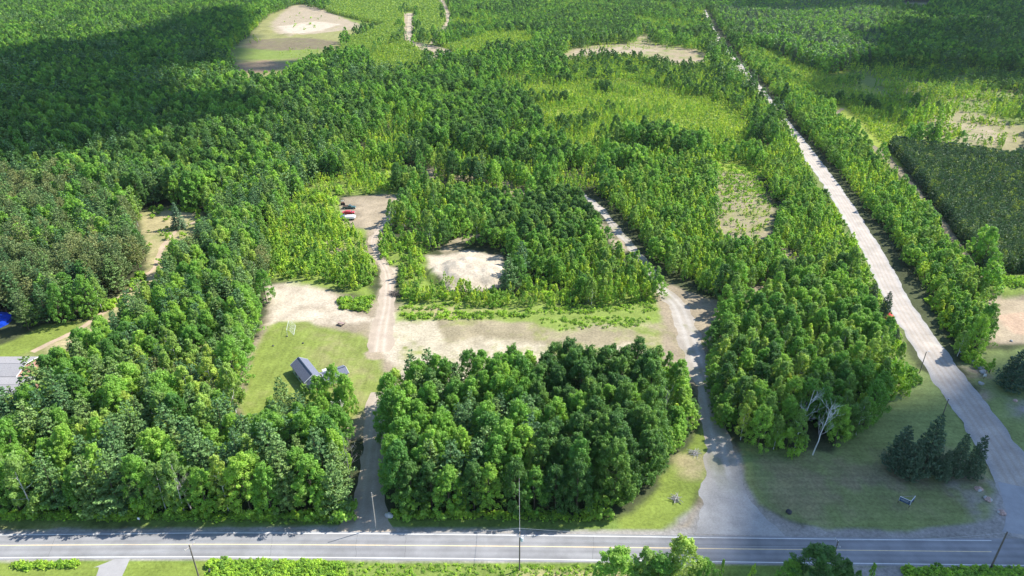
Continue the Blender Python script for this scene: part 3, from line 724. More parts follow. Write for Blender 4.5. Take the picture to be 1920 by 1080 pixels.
FZ = [   # vegetation zones, first match wins
    (P(742,958, 740,900, 738,830, 738,770, 760,748, 840,745, 900,740, 1000,735, 1010,958), 4.3, [('maple', .58, 13, 18.5), ('oak', .08, 12, 17), ('pine', .24, 15, 20), ('redpine', .04, 9, 13), ('aspen', .06, 10, 15)], 1),
    (P(1000,960, 1000,735, 1120,725, 1180,716, 1235,800, 1235,880, 1190,925, 1130,962), 4.4, [('oak', .86, 14, 20), ('maple', .14, 13, 18)], 1),
    (BLOCKS['mid'], 4.0, [('maple', .5, 9, 14), ('poplar', .2, 7, 9), ('aspen', .3, 10, 14)], 1),
    (P(440,860, 440,795, 470,800, 600,795, 668,765, 668,850), 4.2, [('maple', .5, 8, 12.5), ('pine', .3, 10, 13.5), ('aspen', .2, 9, 12)], 1),
    (P(-100,962, 300,963, 648,963, 652,900, 655,830, 600,800, 470,805, 300,760, -100,760), 4.4, [('maple', .40, 11, 19), ('pine', .38, 13, 22), ('aspen', .22, 11, 18)], 1),
    # east wood
    (P(1340,610, 1345,740, 1355,800, 1400,842, 1480,850, 1570,850, 1630,800, 1636,738, 1688,700, 1644,640, 1602,560, 1560,520, 1460,540, 1380,565), 4.0, [('maple', .45, 9, 14), ('aspen', .35, 9, 14), ('poplar', .12, 7, 10), ('oak', .08, 10, 14)], 1),
    # left forest of red pines
    (P(-300,650, -300,330, 0,350, 120,360, 250,400, 262,440, 285,495, 230,545, 190,583, 100,610, 0,652), 4.6, [('redpine', .42, 11, 19), ('pine', .3, 12, 20), ('maple', .28, 9, 17)], 1),
    # wood round the house path
    (P(75,760, 120,690, 160,645, 250,595, 305,535, 340,465, 395,442, 480,440, 512,470, 500,540, 492,590, 466,640, 435,745, 448,800, 300,770), 4.3, [('maple', .38, 11, 16), ('pine', .36, 12, 18), ('aspen', .2, 12, 17), ('redpine', .06, 10, 14)], 1),
    # light young growth left of the sand track
    (P(505,535, 512,470, 490,440, 520,400, 590,335, 660,330, 740,310, 770,325, 752,365, 640,366, 640,420, 692,430, 684,470, 705,505, 702,562, 640,548, 560,524), 2.5, [('poplar', .33, 4.5, 8), ('shrub', .32, 1.6, 3.4), ('sapling', .35, 2.5, 5)], .8),
    # thicket right of the track
    (P(745,565, 748,500, 722,495, 708,460, 725,430, 790,440, 800,475, 830,550, 960,555, 1000,520, 1070,540, 1100,582, 1000,585, 780,570), 2.4, [('poplar', .33, 4, 7), ('shrub', .3, 1.5, 3), ('sapling', .37, 2.5, 4.5)], .8),
    (P(1000,520, 1100,460, 1200,505, 1235,550, 1235,568, 1100,582), 3.0, [('poplar', .7, 5.5, 9), ('aspen', .15, 8, 11), ('maple', .15, 7, 10)], 1),
    (P(725,430, 745,395, 765,345, 840,360, 930,395, 960,400, 1040,370, 1110,398, 1150,440, 1175,470, 1100,500, 1000,520, 955,500, 945,470, 880,462, 800,475), 3.4, [('oak', .2, 9, 13), ('maple', .33, 7, 12), ('aspen', .15, 9, 12.5), ('poplar', .32, 5, 9)], 1),
    (P(765,345, 790,322, 840,340, 930,352, 1000,372, 960,400, 930,395, 840,362), 2.8, [('poplar', .5, 5, 8), ('sapling', .5, 3, 5)], .5),
    # belt along the gravel drive's right side
    (P(1100,362, 1140,392, 1200,462, 1260,530, 1350,560, 1460,540, 1500,500, 1440,460, 1345,445, 1335,380, 1345,320, 1290,310, 1200,330), 2.9, [('poplar', .62, 5.5, 9.5), ('aspen', .16, 8, 11.5), ('maple', .22, 7, 11)], .97),
    # belt left of the side road
    (P(1460,540, 1500,500, 1440,460, 1455,400, 1425,340, 1415,300, 1440,260, 1400,190, 1370,150, 1330,130, 1345,100, 1380,135, 1452,222, 1520,318, 1590,425, 1670,580, 1690,640, 1640,560, 1560,520), 2.9, [('poplar', .7, 5, 9), ('aspen', .16, 7, 10), ('maple', .14, 6, 9)], 1),
    # strip right of the side road
    (P(1372,92, 1405,130, 1480,222, 1552,318, 1625,420, 1702,545, 1745,610, 1800,665, 1845,640, 1838,600, 1842,545, 1770,450, 1700,360, 1630,290, 1560,225, 1500,170, 1440,120, 1400,95), 2.8, [('poplar', .62, 5.5, 9), ('maple', .3, 6, 9.5), ('aspen', .08, 8, 11)], 1),
    # dark plantation
    (P(1652,300, 1695,278, 1780,285, 1925,298, 2100,300, 2100,515, 1855,515, 1793,440, 1730,375), 1.8, [('planted', 1, 6, 9)], 1),
    # bright sapling meadow
    (P(985,168, 1060,155, 1160,148, 1300,180, 1360,200, 1400,240, 1415,290, 1330,300, 1250,262, 1150,262, 1130,300, 1060,285, 1010,240), 2.3, [('sapling', .84, 2.2, 4.6), ('poplar', .14, 4, 7), ('oak', .012, 7, 10)], .93),
    (P(1402,92, 1440,98, 1500,118, 1560,140, 1600,170, 1680,195, 1740,212, 1735,270, 1700,290, 1655,285, 1600,225, 1540,205, 1480,160), 2.3, [('sapling', .84, 2.2, 4.6), ('poplar', .14, 4, 7), ('oak', .012, 7, 10)], .93),
    (P(1600,170, 1560,140, 1640,120, 1925,140, 2050,150, 2050,290, 1925,240, 1850,215, 1740,208, 1680,195), 3.3, [('sapling', .4, 3, 5), ('poplar', .5, 5, 9), ('oak', .1, 7, 10)], .6),
    # upper right pines and woods
    (P(1400,92, 1372,60, 1340,20, 1500,0, 1640,20, 1640,120, 1560,140, 1500,118), 5.0, [('maple', .5, 12, 17), ('pine', .18, 15, 20), ('darkpine', .14, 14, 19), ('aspen', .18, 11, 15)], 1),
    # plantation strips at the top
    (P(590,40, 640,0, 757,22, 757,76, 700,105, 640,120, 620,100, 700,62), 2.9, [('jack', .8, 6, 9), ('sapling', .2, 4, 6)], 1),
    (P(600,-30, 900,-30, 850,0, 840,-5, 820,0, 835,36, 826,56, 808,76, 778,78, 778,22, 640,20, 590,5), 3.0, [('jack', .85, 6, 9.5), ('sapling', .15, 4, 6)], 1),
    (P(700,105, 757,78, 800,100, 820,150, 700,140), 2.7, [('sapling', .7, 3, 5.5), ('jack', .3, 5, 7)], .95),
    (P(815,95, 900,70, 1000,62, 1000,100, 860,112), 2.5, [('sapling', .8, 4, 6.5), ('jack', .2, 5, 7)], 1),
    (P(820,85, 850,30, 830,-5, 900,-40, 1330,-40, 1330,30, 1345,100, 1300,92, 1205,62, 1130,82, 1060,92, 1000,62), 3.6, [('oak', .12, 10, 14), ('maple', .18, 9, 13), ('poplar', .44, 6, 10), ('sapling', .26, 4, 6)], .9),
    (P(430,60, 470,20, 520,-10, 600,-30, 590,10, 540,5, 500,28, 470,62, 430,98), 3.5, [('poplar', .5, 6, 10), ('maple', .3, 8, 13), ('sapling', .2, 4, 6)], .9),
    # mid mixed zones of young poplar with larger trees
    (P(1050,110, 1180,108, 1270,128, 1330,128, 1400,190, 1440,260, 1400,240, 1350,195, 1160,148, 1060,155), 3.0, [('poplar', .62, 5, 9), ('oak', .1, 8, 12), ('sapling', .28, 4, 6)], .95),
    (P(1330,300, 1415,290, 1420,340, 1412,312, 1372,308, 1350,318, 1340,445, 1200,330, 1130,300, 1150,275, 1250,300), 2.8, [('sapling', .35, 3.5, 6), ('poplar', .53, 5, 9), ('maple', .12, 8, 12)], .92),
    (P(1130,330, 1130,300, 1160,270, 1290,280, 1310,320, 1200,345), 4.2, [('maple', .6, 12, 17), ('oak', .2, 12, 16), ('aspen', .2, 10, 14)], 1),
    (P(640,330, 660,280, 720,250, 800,285, 930,300, 1060,340, 1100,362, 1040,372, 990,362, 930,345, 840,322, 770,306, 740,312, 660,332), 2.7, [('poplar', .6, 4, 8), ('sapling', .33, 3, 5.5), ('maple', .07, 8, 11)], .85),
    (P(1060,155, 985,168, 1010,240, 1060,285, 1130,300, 1180,340, 1100,362, 930,300, 800,285, 720,250, 700,200, 760,160, 820,150, 860,112, 1050,110), 3.7, [('oak', .15, 10, 15), ('maple', .27, 8, 15), ('poplar', .40, 4.5, 9), ('sapling', .18, 3, 6)], .94),
    (P(510,330, 660,280, 640,330, 590,335, 520,400, 490,440, 400,440, 380,400), 4.2, [('aspen', .4, 10, 14), ('maple', .35, 10, 15), ('pine', .25, 13, 18)], 1),
]
def frustum_ok(X, Y, m=.10):
    px, py = toPX(X, Y, 8.0)
    return (px > -1920 * m) & (px < 1920 * (1 + m)) & (py > -125) & (py < 1290)
OPENW = [GP(ZONES[0][0])]
MIDW = GP(BLOCKS['mid'])
OPEN2W = [GP(p) for p in OPEN2]
FZW = [GP(z[0]) for z in FZ]
def is_open(x, y):
    o = inside(x, y, OPENW[0]) & ~inside(x, y, MIDW)
    for w in OPEN2W: o |= inside(x, y, w)
    return o
PL = {k: [] for k in KINDS}      # kind -> list of (x,y,h,scale_r,rot)
def warp(a, b):
    k = np.clip((b - 120) / 25, .3, 16)
    return a + (fbm(a, b, 22, 301) - .5) * k * 2.6, b + (fbm(a, b, 22, 302) - .5) * k * 3.2
def scatter(poly, spacing, mix, dens, excl, seed, far_grow=False, ylim=1500):
    rg = np.random.default_rng(seed)
    x0, y0 = poly.min(0) - 22; x1, y1 = poly.max(0) + 26
    y0 = max(y0, 60); y1 = min(y1, ylim); x0 = max(x0, -1400); x1 = min(x1, 1400)
    gx = np.arange(x0, x1, spacing); gy = np.arange(y0, y1, spacing * .9)
    a, b = np.meshgrid(gx, gy)
    a = a + (np.arange(len(gy)) % 2)[:, None] * spacing / 2
    a = a.ravel() + rg.uniform(-.38, .38, a.size) * spacing; b = b.ravel() + rg.uniform(-.38, .38, b.size) * spacing
    wa, wb = warp(a, b)
    m = inside(wa, wb, poly) & frustum_ok(a, b)
    a, b = a[m], b[m]
    if dens < 1:
        q = fbm(a, b, 16, seed) * 1.5 + rg.uniform(0, 1, len(a)) * .35
        m = q < np.quantile(q, dens) if len(q) else q < 1
        a, b = a[m], b[m]
    m = ~is_open(a, b)
    wa, wb = warp(a, b)
    for e in excl: m &= ~inside(wa, wb, e)
    if seed == 501:
        for e in excl[5:]: m &= ~inside(a, b, e)
    a, b = a[m], b[m]
    if far_grow and len(a):
        keep = rg.uniform(0, 1, len(a)) < np.clip(1.25 - b / 1600, .55, 1)
        a, b = a[keep], b[keep]
    ws = np.array([w for _, w, _, _ in mix]); ws = ws / ws.sum()
    # species grow in patches: warp the choice with low-frequency noise
    r = (fbm(a, b, 38, seed + 5) - .5) * 2.0 + rg.uniform(0, 1, len(a))
    if len(r):
        r = (np.argsort(np.argsort(r)) + .5) / len(r)
        r = (r * .0 + 1 * r)
    cum = np.cumsum(ws); kidx = np.searchsorted(cum, r).clip(0, len(mix) - 1)
    hn = fbm(a, b, 22, seed + 9)
    for j, (k, w, h0, h1) in enumerate(mix):
        q = kidx == j
        n = q.sum()
        if not n: continue
        t = np.clip((hn[q] - .5) * 1.6 + .5, 0, 1) * .4 + rg.uniform(0, 1, n) * .6
        t = t * 1.25 - .2
        hh = h0 + (h1 - h0) * t
        PL[k] += list(zip(a[q], b[q], hh, rg.uniform(.88, 1.16, n), rg.uniform(0, 6.283, n)))
for i, (z, w) in enumerate(zip(FZ, FZW)):
    scatter(w, z[1], z[2], z[3], FZW[:i], 100 + i)
EVERY = np.array([(-1500., 60.), (1500., 60.), (1500., 1550.), (-1500., 1550.)])
NEARBAND = np.array([(-1500., 60.), (1500., 60.), (1500., 330.), (-1500., 330.)])
scatter(NEARBAND, 4.6, MIX_DEC, 1, FZW, 501)
FARBAND = np.array([(-1500., 330.), (1500., 330.), (1500., 1550.), (-1500., 1550.)])
scatter(FARBAND, 5.0, [('maple', .48, 10, 17), ('oak', .26, 12, 18), ('aspen', .18, 9, 15), ('pine', .08, 13, 20)], .95, FZW, 502, True)
# sparse saplings on the brown clearing, around the sand, in the far field
def sprinkle(poly, n, kind, h0, h1, seed):
    rg = np.random.default_rng(seed); w = GP(poly)
    x0, y0 = w.min(0); x1, y1 = w.max(0); c = 0
    while c < n:
        x, y = rg.uniform(x0, x1), rg.uniform(y0, y1)
        if inside(np.array([x]), np.array([y]), w)[0]:
            PL[kind].append((x, y, rg.uniform(h0, h1), rg.uniform(.9, 1.2), rg.uniform(0, 6.28))); c += 1
sprinkle(P(1350,320, 1412,314, 1450,400, 1420,450, 1345,440), 60, 'sapling', 1.6, 3.4, 1)
sprinkle(P(1350,320, 1412,314, 1450,400, 1420,450, 1345,440), 26, 'poplar', 2.5, 5, 2)
sprinkle(P(1350,310, 1420,316, 1440,380, 1345,380), 200, 'weed', .6, 1.2, 21)
sprinkle(P(930,350, 980,350, 990,380, 950,392), 14, 'sapling', 2, 4, 3)
sprinkle(P(755,318, 900,325, 980,350, 960,380, 770,335), 40, 'sapling', 2, 4.5, 4)
sprinkle(P(800,545, 840,530, 930,545, 960,558, 860,570, 790,565), 34, 'sapling', 2.5, 4.8, 5)
sprinkle(P(1745,222, 1880,230, 1925,270, 1800,262), 50, 'sapling', 2, 4, 6)
sprinkle(P(1820,262, 1880,262, 1890,280, 1840,282), 26, 'poplar', 3, 5, 61)
sprinkle(P(1745,205, 1925,215, 1925,235, 1800,215), 30, 'poplar', 3, 6, 62)
sprinkle(P(510,50, 560,20, 640,35, 600,60), 16, 'shrub', 1.5, 3, 7)
sprinkle(P(430,70, 470,60, 500,75, 470,85), 16, 'poplar', 4, 7, 71)
sprinkle(P(1150,70, 1220,72, 1300,95, 1200,95), 30, 'sapling', 3, 5, 8)
sprinkle(P(1690,222, 1780,216, 1788,240, 1700,244), 45, 'poplar', 8, 12, 63)
sprinkle(P(1745,240, 1800,240, 1800,270, 1745,268), 60, 'sapling', 3, 6, 64)
sprinkle(P(1800,222, 1900,232, 1900,240, 1800,230), 60, 'sapling', 2, 5, 65)
sprinkle(P(1090,86, 1150,84, 1200,92, 1100,98), 40, 'sapling', 3, 5, 66)
sprinkle(P(1455,465, 1500,480, 1505,515, 1455,515), 16, 'sapling', 2, 5, 67)
sprinkle(P(505,100, 560,90, 640,95, 600,118), 30, 'sapling', 2, 4, 68)
sprinkle(P(1612,585, 1574,490, 1528,368, 1500,318, 1512,318, 1548,368, 1608,470, 1648,560, 1690,640, 1700,690, 1680,690), 150, 'sapling', 1.5, 4.2, 71)
sprinkle(P(1612,585, 1574,490, 1528,368, 1500,318, 1512,318, 1548,368, 1608,470, 1648,560, 1690,640, 1700,690, 1680,690), 130, 'shrub', 1.2, 2.8, 72)
sprinkle(P(1540,368, 1590,440, 1640,545, 1620,545, 1570,440, 1530,368), 22, 'poplar', 3.5, 6.5, 73)
sprinkle(P(1345,322, 1368,306, 1416,310, 1430,345, 1462,395, 1458,440, 1400,478, 1345,462), 260, 'weed', .3, .9, 74)
sprinkle(P(270,400, 400,410, 330,520, 180,680, 140,640, 260,540), 40, 'shrub', .8, 2.2, 75)
# weeds and low growth
sprinkle(P(395,1053, 560,1054, 640,1056, 660,1110, 380,1110), 800, 'weed', .3, .85, 10)
sprinkle(P(640,1056, 800,1058, 1125,1060, 1160,1110, 660,1110), 620, 'weed', .12, .4, 110)
sprinkle(P(395,1055, 640,1058, 640,1064, 385,1064), 60, 'shrub', .7, 1.2, 11)
sprinkle(P(25,1058, 150,1056, 146,1062, 30,1066), 70, 'weed', .4, .9, 12)
sprinkle(P(1700,1068, 2080,1074, 2080,1120, 1690,1110), 420, 'shrub', .9, 1.4, 13)
sprinkle(P(745,582, 960,578, 1000,590, 1230,585, 1235,560, 1000,580, 780,566), 210, 'weed', .35, .9, 14)
sprinkle(P(750,588, 960,584, 1000,594, 850,600, 760,600), 120, 'weed', .5, 1.1, 15)
sprinkle(P(1000,598, 1080,594, 1220,596, 1210,610, 1050,620), 150, 'weed', .25, .7, 16)
sprinkle(P(1850,520, 1990,522, 1990,552, 1860,550), 420, 'weed', .6, 1.1, 17)
sprinkle(P(630,560, 700,560, 690,585, 640,580), 110, 'weed', .6, 1.4, 18)
sprinkle(P(1650,700, 1720,698, 1712,722, 1655,730), 26, 'shrub', 1.6, 2.6, 19)
sprinkle(P(0,964, 640,966, 640,975, 0,972), 300, 'weed', .5, 1.2, 20)
sprinkle(P(730,962, 1120,966, 1100,975, 735,970), 160, 'weed', .5, 1.1, 22)
sprinkle(P(265,392, 360,390, 390,402, 300,396), 26, 'shrub', 1.2, 2.4, 23)
sprinkle(P(150,598, 240,545, 268,510, 276,514, 240,560, 170,600), 30, 'shrub', 1.2, 2.6, 24)
sprinkle(P(1732,545, 1785,610, 1825,668, 1850,695, 1838,700, 1806,672, 1762,605), 40, 'shrub', 1.4, 2.8, 25)
# edge shrubs and low boughs hide the trunks along wood fronts
def edge_row(pts, step, kinds, h0, h1, seed, depth=2.5):
    rg = np.random.default_rng(seed)
    C_, _ = resample(GP(pts), [1] * len(pts), step)
    for x, y in C_:
        k = kinds[rg.integers(len(kinds))]
        PL[k].append((x + rg.uniform(-1, 1), y + rg.uniform(0, depth), rg.uniform(h0, h1), rg.uniform(1., 1.3), rg.uniform(0, 6.28)))
edge_row(P(0,969, 300,969, 626,968), 3.0, ['shrub', 'aspen', 'maple'], 2, 6, 31, 3)
edge_row(P(746,964, 900,965, 1120,964), 3.0, ['shrub', 'maple', 'aspen'], 2, 7, 32, 3)
edge_row(P(1135,955, 1200,915, 1260,845, 1290,795, 1270,740, 1230,712), 3.0, ['aspen', 'maple', 'oak'], 4, 9, 33, 1)
edge_row(P(1350,800, 1400,840, 1480,848, 1570,846, 1630,798, 1662,728), 3.0, ['maple', 'aspen', 'oak', 'shrub'], 4, 9, 34, 2)
edge_row(P(1338,650, 1343,740, 1352,800), 3.0, ['oak', 'maple', 'aspen'], 5, 9, 35, 1)
# ordered front rows get numbered places
ROWS = []
def front_row(pts, step, mix, seed, phrase):
    rg = np.random.default_rng(seed)
    C_, _ = resample(GP(pts), [1] * len(pts), step)
    L = np.concatenate([[0], np.cumsum(np.hypot(*np.diff(C_, axis=0).T))])
    n = int(L[-1] / step)
    for i in range(n):
        t = (i + .5) * step
        x = np.interp(t, L, C_[:, 0]) + rg.uniform(-.8, .8); y = np.interp(t, L, C_[:, 1]) + rg.uniform(-.9, .9)
        r = rg.uniform(); c = 0
        for k, w, h0, h1 in mix:
            c += w
            if r <= c: break
        ROWS.append((k, x, y, rg.uniform(h0, h1), rg.uniform(.9, 1.15), rg.uniform(0, 6.28), phrase, i, n))
front_row(P(-60,960, 300,961, 628,959), 4.7, [('maple', .34, 12, 17), ('pine', .4, 15, 19), ('aspen', .26, 12, 17)], 61, 'roadside row of the left wood')
front_row(P(752,957, 900,958, 1130,956), 4.6, [('maple', .75, 11, 16), ('oak', .25, 12, 17)], 62, 'roadside row of the middle wood')
front_row(P(1375,822, 1410,836, 1480,843, 1560,841, 1615,800, 1645,740), 4.2, [('aspen', .4, 9, 13), ('maple', .4, 9, 13), ('oak', .2, 10, 13)], 63, 'lawn edge row of the right wood')
ROWS = [r for r in ROWS if min(math.hypot(r[1] - G(1530, 845)[0], r[2] - G(1530, 845)[1]), math.hypot(r[1] - G(1496, 822)[0], r[2] - G(1496, 822)[1]) + 1.5) > 4.6]
rowsxy = np.array([(r[1], r[2]) for r in ROWS])
for k in KINDS:
    if k in ('shrub', 'weed', 'sapling', 'planted', 'jack', 'poplar') or not PL[k]: continue
    A = np.array(PL[k]); d = np.min(np.hypot(A[:, 0][:, None] - rowsxy[:, 0], A[:, 1][:, None] - rowsxy[:, 1]), 1)
    PL[k] = [p for p, q in zip(PL[k], d) if q > 3.0]
# keep buildings and vehicles clear
CLEAR = [(15, 642, 7), (1530, 838, 5.5), (1498, 815, 3.5), (-5, 618, 9), (20, 600, 5), (572, 705, 8.5), (632, 705, 7), (655, 388, 8), (1540, 850, 1), (30, 705, 13), (540, 618, 5)]
for k in KINDS:
    if not PL[k]: continue
    A = np.array(PL[k]); ok = np.ones(len(A), bool)
    for cx, cy, r in CLEAR:
        gx_, gy_ = G(cx, cy); ok &= np.hypot(A[:, 0] - gx_, A[:, 1] - gy_) > r
    PL[k] = [p for p, q in zip(PL[k], ok) if q]
print({k: len(v) for k, v in PL.items()})

# ------------------------------------------------------------------ trees as individuals and as stuff
DESC = {
    'maple': ('maple_tree', 'leafy broadleaf tree', 'tree', 'leafy broadleaf trees'),
    'oak': ('oak_tree', 'dark broadleaf tree', 'tree', 'dark broadleaf trees'),
    'aspen': ('aspen_tree', 'olive green aspen', 'tree', 'aspens'),
    'poplar': ('young_poplar', 'young pale poplar', 'young tree', 'young poplars'),
    'pine': ('pine_tree', 'layered white pine', 'pine tree', 'white pines'),
    'redpine': ('red_pine_tree', 'brownish red pine', 'pine tree', 'red pines'),
    'spruce': ('spruce_tree', 'conical spruce', 'spruce', 'spruces'),
    'darkpine': ('dark_pine_tree', 'dark dense pine', 'pine tree', 'dark pines'),
    'planted': ('plantation_pine', 'small dark pine', 'young tree', 'plantation pines'),
    'jack': ('young_pine', 'small pale pine', 'young tree', 'young pines'),
    'sapling': ('sapling', 'slender yellowish sapling', 'sapling', 'saplings'),
    'shrub': ('shrub', 'low leafy green shrub', 'shrub', 'shrubs'),
    'weed': ('weed_clump', 'low green weeds', 'weeds', 'weeds'),
}
def place_phrase(x, y):
    px, py = toPX(x, y)
    if py > 1045: return 'near verge below the road'
    if px < 668 and py > 778: return 'left roadside wood'
    if 700 < px < 1330 and py > 700: return 'middle roadside wood'
    if 1325 < px < 1740 and py > 560: return 'right wood by the lawn'
    if px < 290 and py > 350: return 'pine stand above the house'
    if px < 520 and py > 430: return 'wood between path and yard'
    if 500 <= px < 720 and py > 320: return 'growth left of sand track'
    if 1150 < px < 1370 and py > 300: return 'belt right of gravel drive'
    if 700 < px < 1260 and py > 330: return 'thicket above the sand strip'
    sr = np.interp(py, [20, 98, 222, 315, 420, 545, 670], [1320, 1362, 1465, 1535, 1605, 1672, 1752])
    if py > 90 and px > sr and px < sr + 150: return 'strip right of side road'
    if py > 90 and px > sr - 230 and px <= sr: return 'belt left of side road'
    if px > sr: return 'land far right'
    if px < 620: return 'forest above the yard'
    return 'forest beyond the sand mound'
ORD = ['first', 'second', 'third', 'fourth', 'fifth', 'sixth', 'seventh', 'eighth', 'ninth', 'tenth', 'eleventh', 'twelfth', 'thirteenth', 'fourteenth', 'fifteenth', 'sixteenth', 'seventeenth', 'eighteenth', 'nineteenth', 'twentieth', 'twenty-first', 'twenty-second', 'twenty-third', 'twenty-fourth', 'twenty-fifth', 'twenty-sixth', 'twenty-seventh', 'twenty-eighth', 'twenty-ninth', 'thirtieth', 'thirty-first', 'thirty-second', 'thirty-third', 'thirty-fourth', 'thirty-fifth', 'thirty-sixth']
def make_tree(kind, x, y, h, sr, rot, label, v=None, group=None, z=0.0, parts=True):
    nm, desc, cat, grp = DESC[kind]
    v = v if v is not None else int(abs(x * 7.3 + y * 3.1)) % len(CROWN[kind])
    s = h / NH[kind]; w = s ** .75 * sr
    if not parts:
        o = bpy.data.objects.new(nm, CROWN[kind][v]); o.location = (x, y, z); o.rotation_euler.z = rot; o.scale = (w, w, s)
        link(o); return tag(o, label, cat, group or grp)
    e = empty(nm, (x, y, z), rot, label, cat, group or grp); e.scale = (w, w, s)
    c = bpy.data.objects.new('crown', CROWN[kind][v]); c.parent = e; link(c)
    t = bpy.data.objects.new('trunk', TRUNK[kind][v % 3]); t.parent = e; link(t)
    return e
def stuff(kind, pts, name, label):
    pts = np.array(pts)
    n = len(pts)
    me = bpy.data.meshes.new(name)
    me.vertices.add(n)
    zz = height(pts[:, 0], pts[:, 1])
    me.vertices.foreach_set('co', np.column_stack([pts[:, 0], pts[:, 1], zz]).astype(np.float32).ravel())
    s = pts[:, 2] / NH[kind]; w = s ** .75 * pts[:, 3]
    dist = np.hypot(np.hypot(pts[:, 0], pts[:, 1]), H)
    l1, l2 = (270, 620) if kind not in ('sapling', 'planted', 'jack', 'shrub', 'weed') else (260, 480)
    lod = np.where(dist < l1, 0, np.where(dist < l2, 1, 2))
    rg = np.random.default_rng(n)
    idx = np.where(lod == 2, 2 * NV + rg.integers(0, 4, n), lod * NV + rg.integers(0, NV, n))
    a = me.attributes.new('scl', 'FLOAT_VECTOR', 'POINT'); a.data.foreach_set('vector', np.column_stack([w, w, s]).astype(np.float32).ravel())
    a = me.attributes.new('rot', 'FLOAT_VECTOR', 'POINT'); a.data.foreach_set('vector', np.column_stack([rg.uniform(-.05, .05, n), rg.uniform(-.05, .05, n), pts[:, 4]]).astype(np.float32).ravel())
    a = me.attributes.new('idx', 'INT', 'POINT'); a.data.foreach_set('value', idx.astype(np.int32))
    me.update()
    o = link(bpy.data.objects.new(name, me))
    tag(o, label, DESC[kind][2], None, 'stuff')
    ng = bpy.data.node_groups.new(name + '_scatter', 'GeometryNodeTree')
    ng.interface.new_socket('Geometry', in_out='INPUT', socket_type='NodeSocketGeometry')
    ng.interface.new_socket('Geometry', in_out='OUTPUT', socket_type='NodeSocketGeometry')
    N = ng.nodes; gi = N.new('NodeGroupInput'); go = N.new('NodeGroupOutput')
    ip = N.new('GeometryNodeInstanceOnPoints'); ci = N.new('GeometryNodeCollectionInfo')
    ci.inputs['Collection'].default_value = PROTO[kind]; ci.inputs['Separate Children'].default_value = True; ci.inputs['Reset Children'].default_value = True
    ip.inputs['Pick Instance'].default_value = True
    def na(nm_, t):
        q = N.new('GeometryNodeInputNamedAttribute'); q.data_type = t; q.inputs['Name'].default_value = nm_; return q.outputs['Attribute']
    er = N.new('FunctionNodeEulerToRotation')
    ng.links.new(gi.outputs[0], ip.inputs['Points']); ng.links.new(ci.outputs[0], ip.inputs['Instance'])
    ng.links.new(na('idx', 'INT'), ip.inputs['Instance Index']); ng.links.new(na('scl', 'FLOAT_VECTOR'), ip.inputs['Scale'])
    ng.links.new(na('rot', 'FLOAT_VECTOR'), er.inputs[0]); ng.links.new(er.outputs[0], ip.inputs['Rotation'])
    ng.links.new(ip.outputs[0], go.inputs[0])
    md = o.modifiers.new('scatter', 'NODES'); md.node_group = ng
    return o
for r in ROWS:
    k, x, y, h, s_, rot, phrase, i, n = r
    make_tree(k, x, y, h, s_, rot, '%s, %s from left in the %s' % (DESC[k][1].replace(' with pale trunk', ''), ORD[i], phrase))
nrow = {k: sum(1 for r in ROWS if r[0] == k) for k in KINDS}
STUFFLAB = {
    'maple': ('broadleaf_forest', 'leafy green broadleaf forest filling the background'), 'oak': ('dark_broadleaf_forest', 'darker green broadleaf trees mixed through the background forest'),
    'aspen': ('aspen_forest', 'olive green aspens mixed through the background forest'), 'poplar': ('poplar_thicket', 'young light green poplar growth around the clearings and side road'),
    'pine': ('pine_forest', 'white pines mixed through the background forest'), 'redpine': ('red_pine_stand', 'brownish olive red pines at the back of the left pine stand'),
    'darkpine': ('dark_pine_forest', 'dark pines in the woods at the top right'), 'planted': ('pine_plantation', 'dense dark plantation of small pines right of the side road'),
    'jack': ('young_pine_plantation', 'light green planted strips of young pines at the top'), 'sapling': ('sapling_meadow', 'yellow green saplings covering the far meadows'),
    'shrub': ('shrubs', 'low green shrubs along the wood edges and verges'), 'weed': ('weeds', 'low green weeds on the verges and sand strip'),
}
for k in KINDS:
    if not PL[k]: continue
    A = np.array(PL[k]); px, py = toPX(A[:, 0], A[:, 1], A[:, 2] * .6)
    vis = (px > -20) & (px < 1940) & (py > -10) & (py < 1090)
    score = A[:, 2] / np.hypot(np.hypot(A[:, 0], A[:, 1]), H) * np.where(vis, 1, 0)
    cap = 0 if k == 'weed' else 298 - nrow[k]
    order = np.argsort(-score)
    ind = [i for i in order[:cap] if score[i] > 0]
    if len(A) <= cap: ind = list(range(len(A)))
    pick = set(ind)
    parts = k in TRUNK and k != 'poplar'
    hs = np.quantile(A[ind, 2], [.33, .67]) if len(ind) > 5 else (0, 99)
    cells = {}
    for i in ind: cells.setdefault(place_phrase(A[i][0], A[i][1]), []).append(i)
    LAB = {}
    for ph, ids in cells.items():
        ids.sort(key=lambda i: -py[i]); nr = max(1, round(len(ids) / 9)); per = math.ceil(len(ids) / nr)
        for q in range(nr):
            rk = sorted(ids[q * per:(q + 1) * per], key=lambda i: px[i])
            for w_, i in enumerate(rk):
                LAB[i] = '%s from left in %s rank, %s' % (ORD[w_], ORD[min(q, 35)] if nr > 1 else 'only', ph) if len(rk) > 1 else 'rank %s, %s' % (ORD[min(q, 35)], ph)
    for i in ind:
        x, y, h, s_, rot = A[i]
        size = 'short' if h < hs[0] else 'tall' if h > hs[1] else 'medium'
        d = DESC[k][1].replace(' with pale trunk', '')
        lab = '%s %s, %s' % (size, d, LAB[i])
        make_tree(k, x, y, h, s_, rot, lab, parts=parts, z=float(height(np.array([x]), np.array([y]))[0]))
    rest = [PL[k][i] for i in range(len(A)) if i not in pick]
    if rest: stuff(k, rest, *STUFFLAB[k])

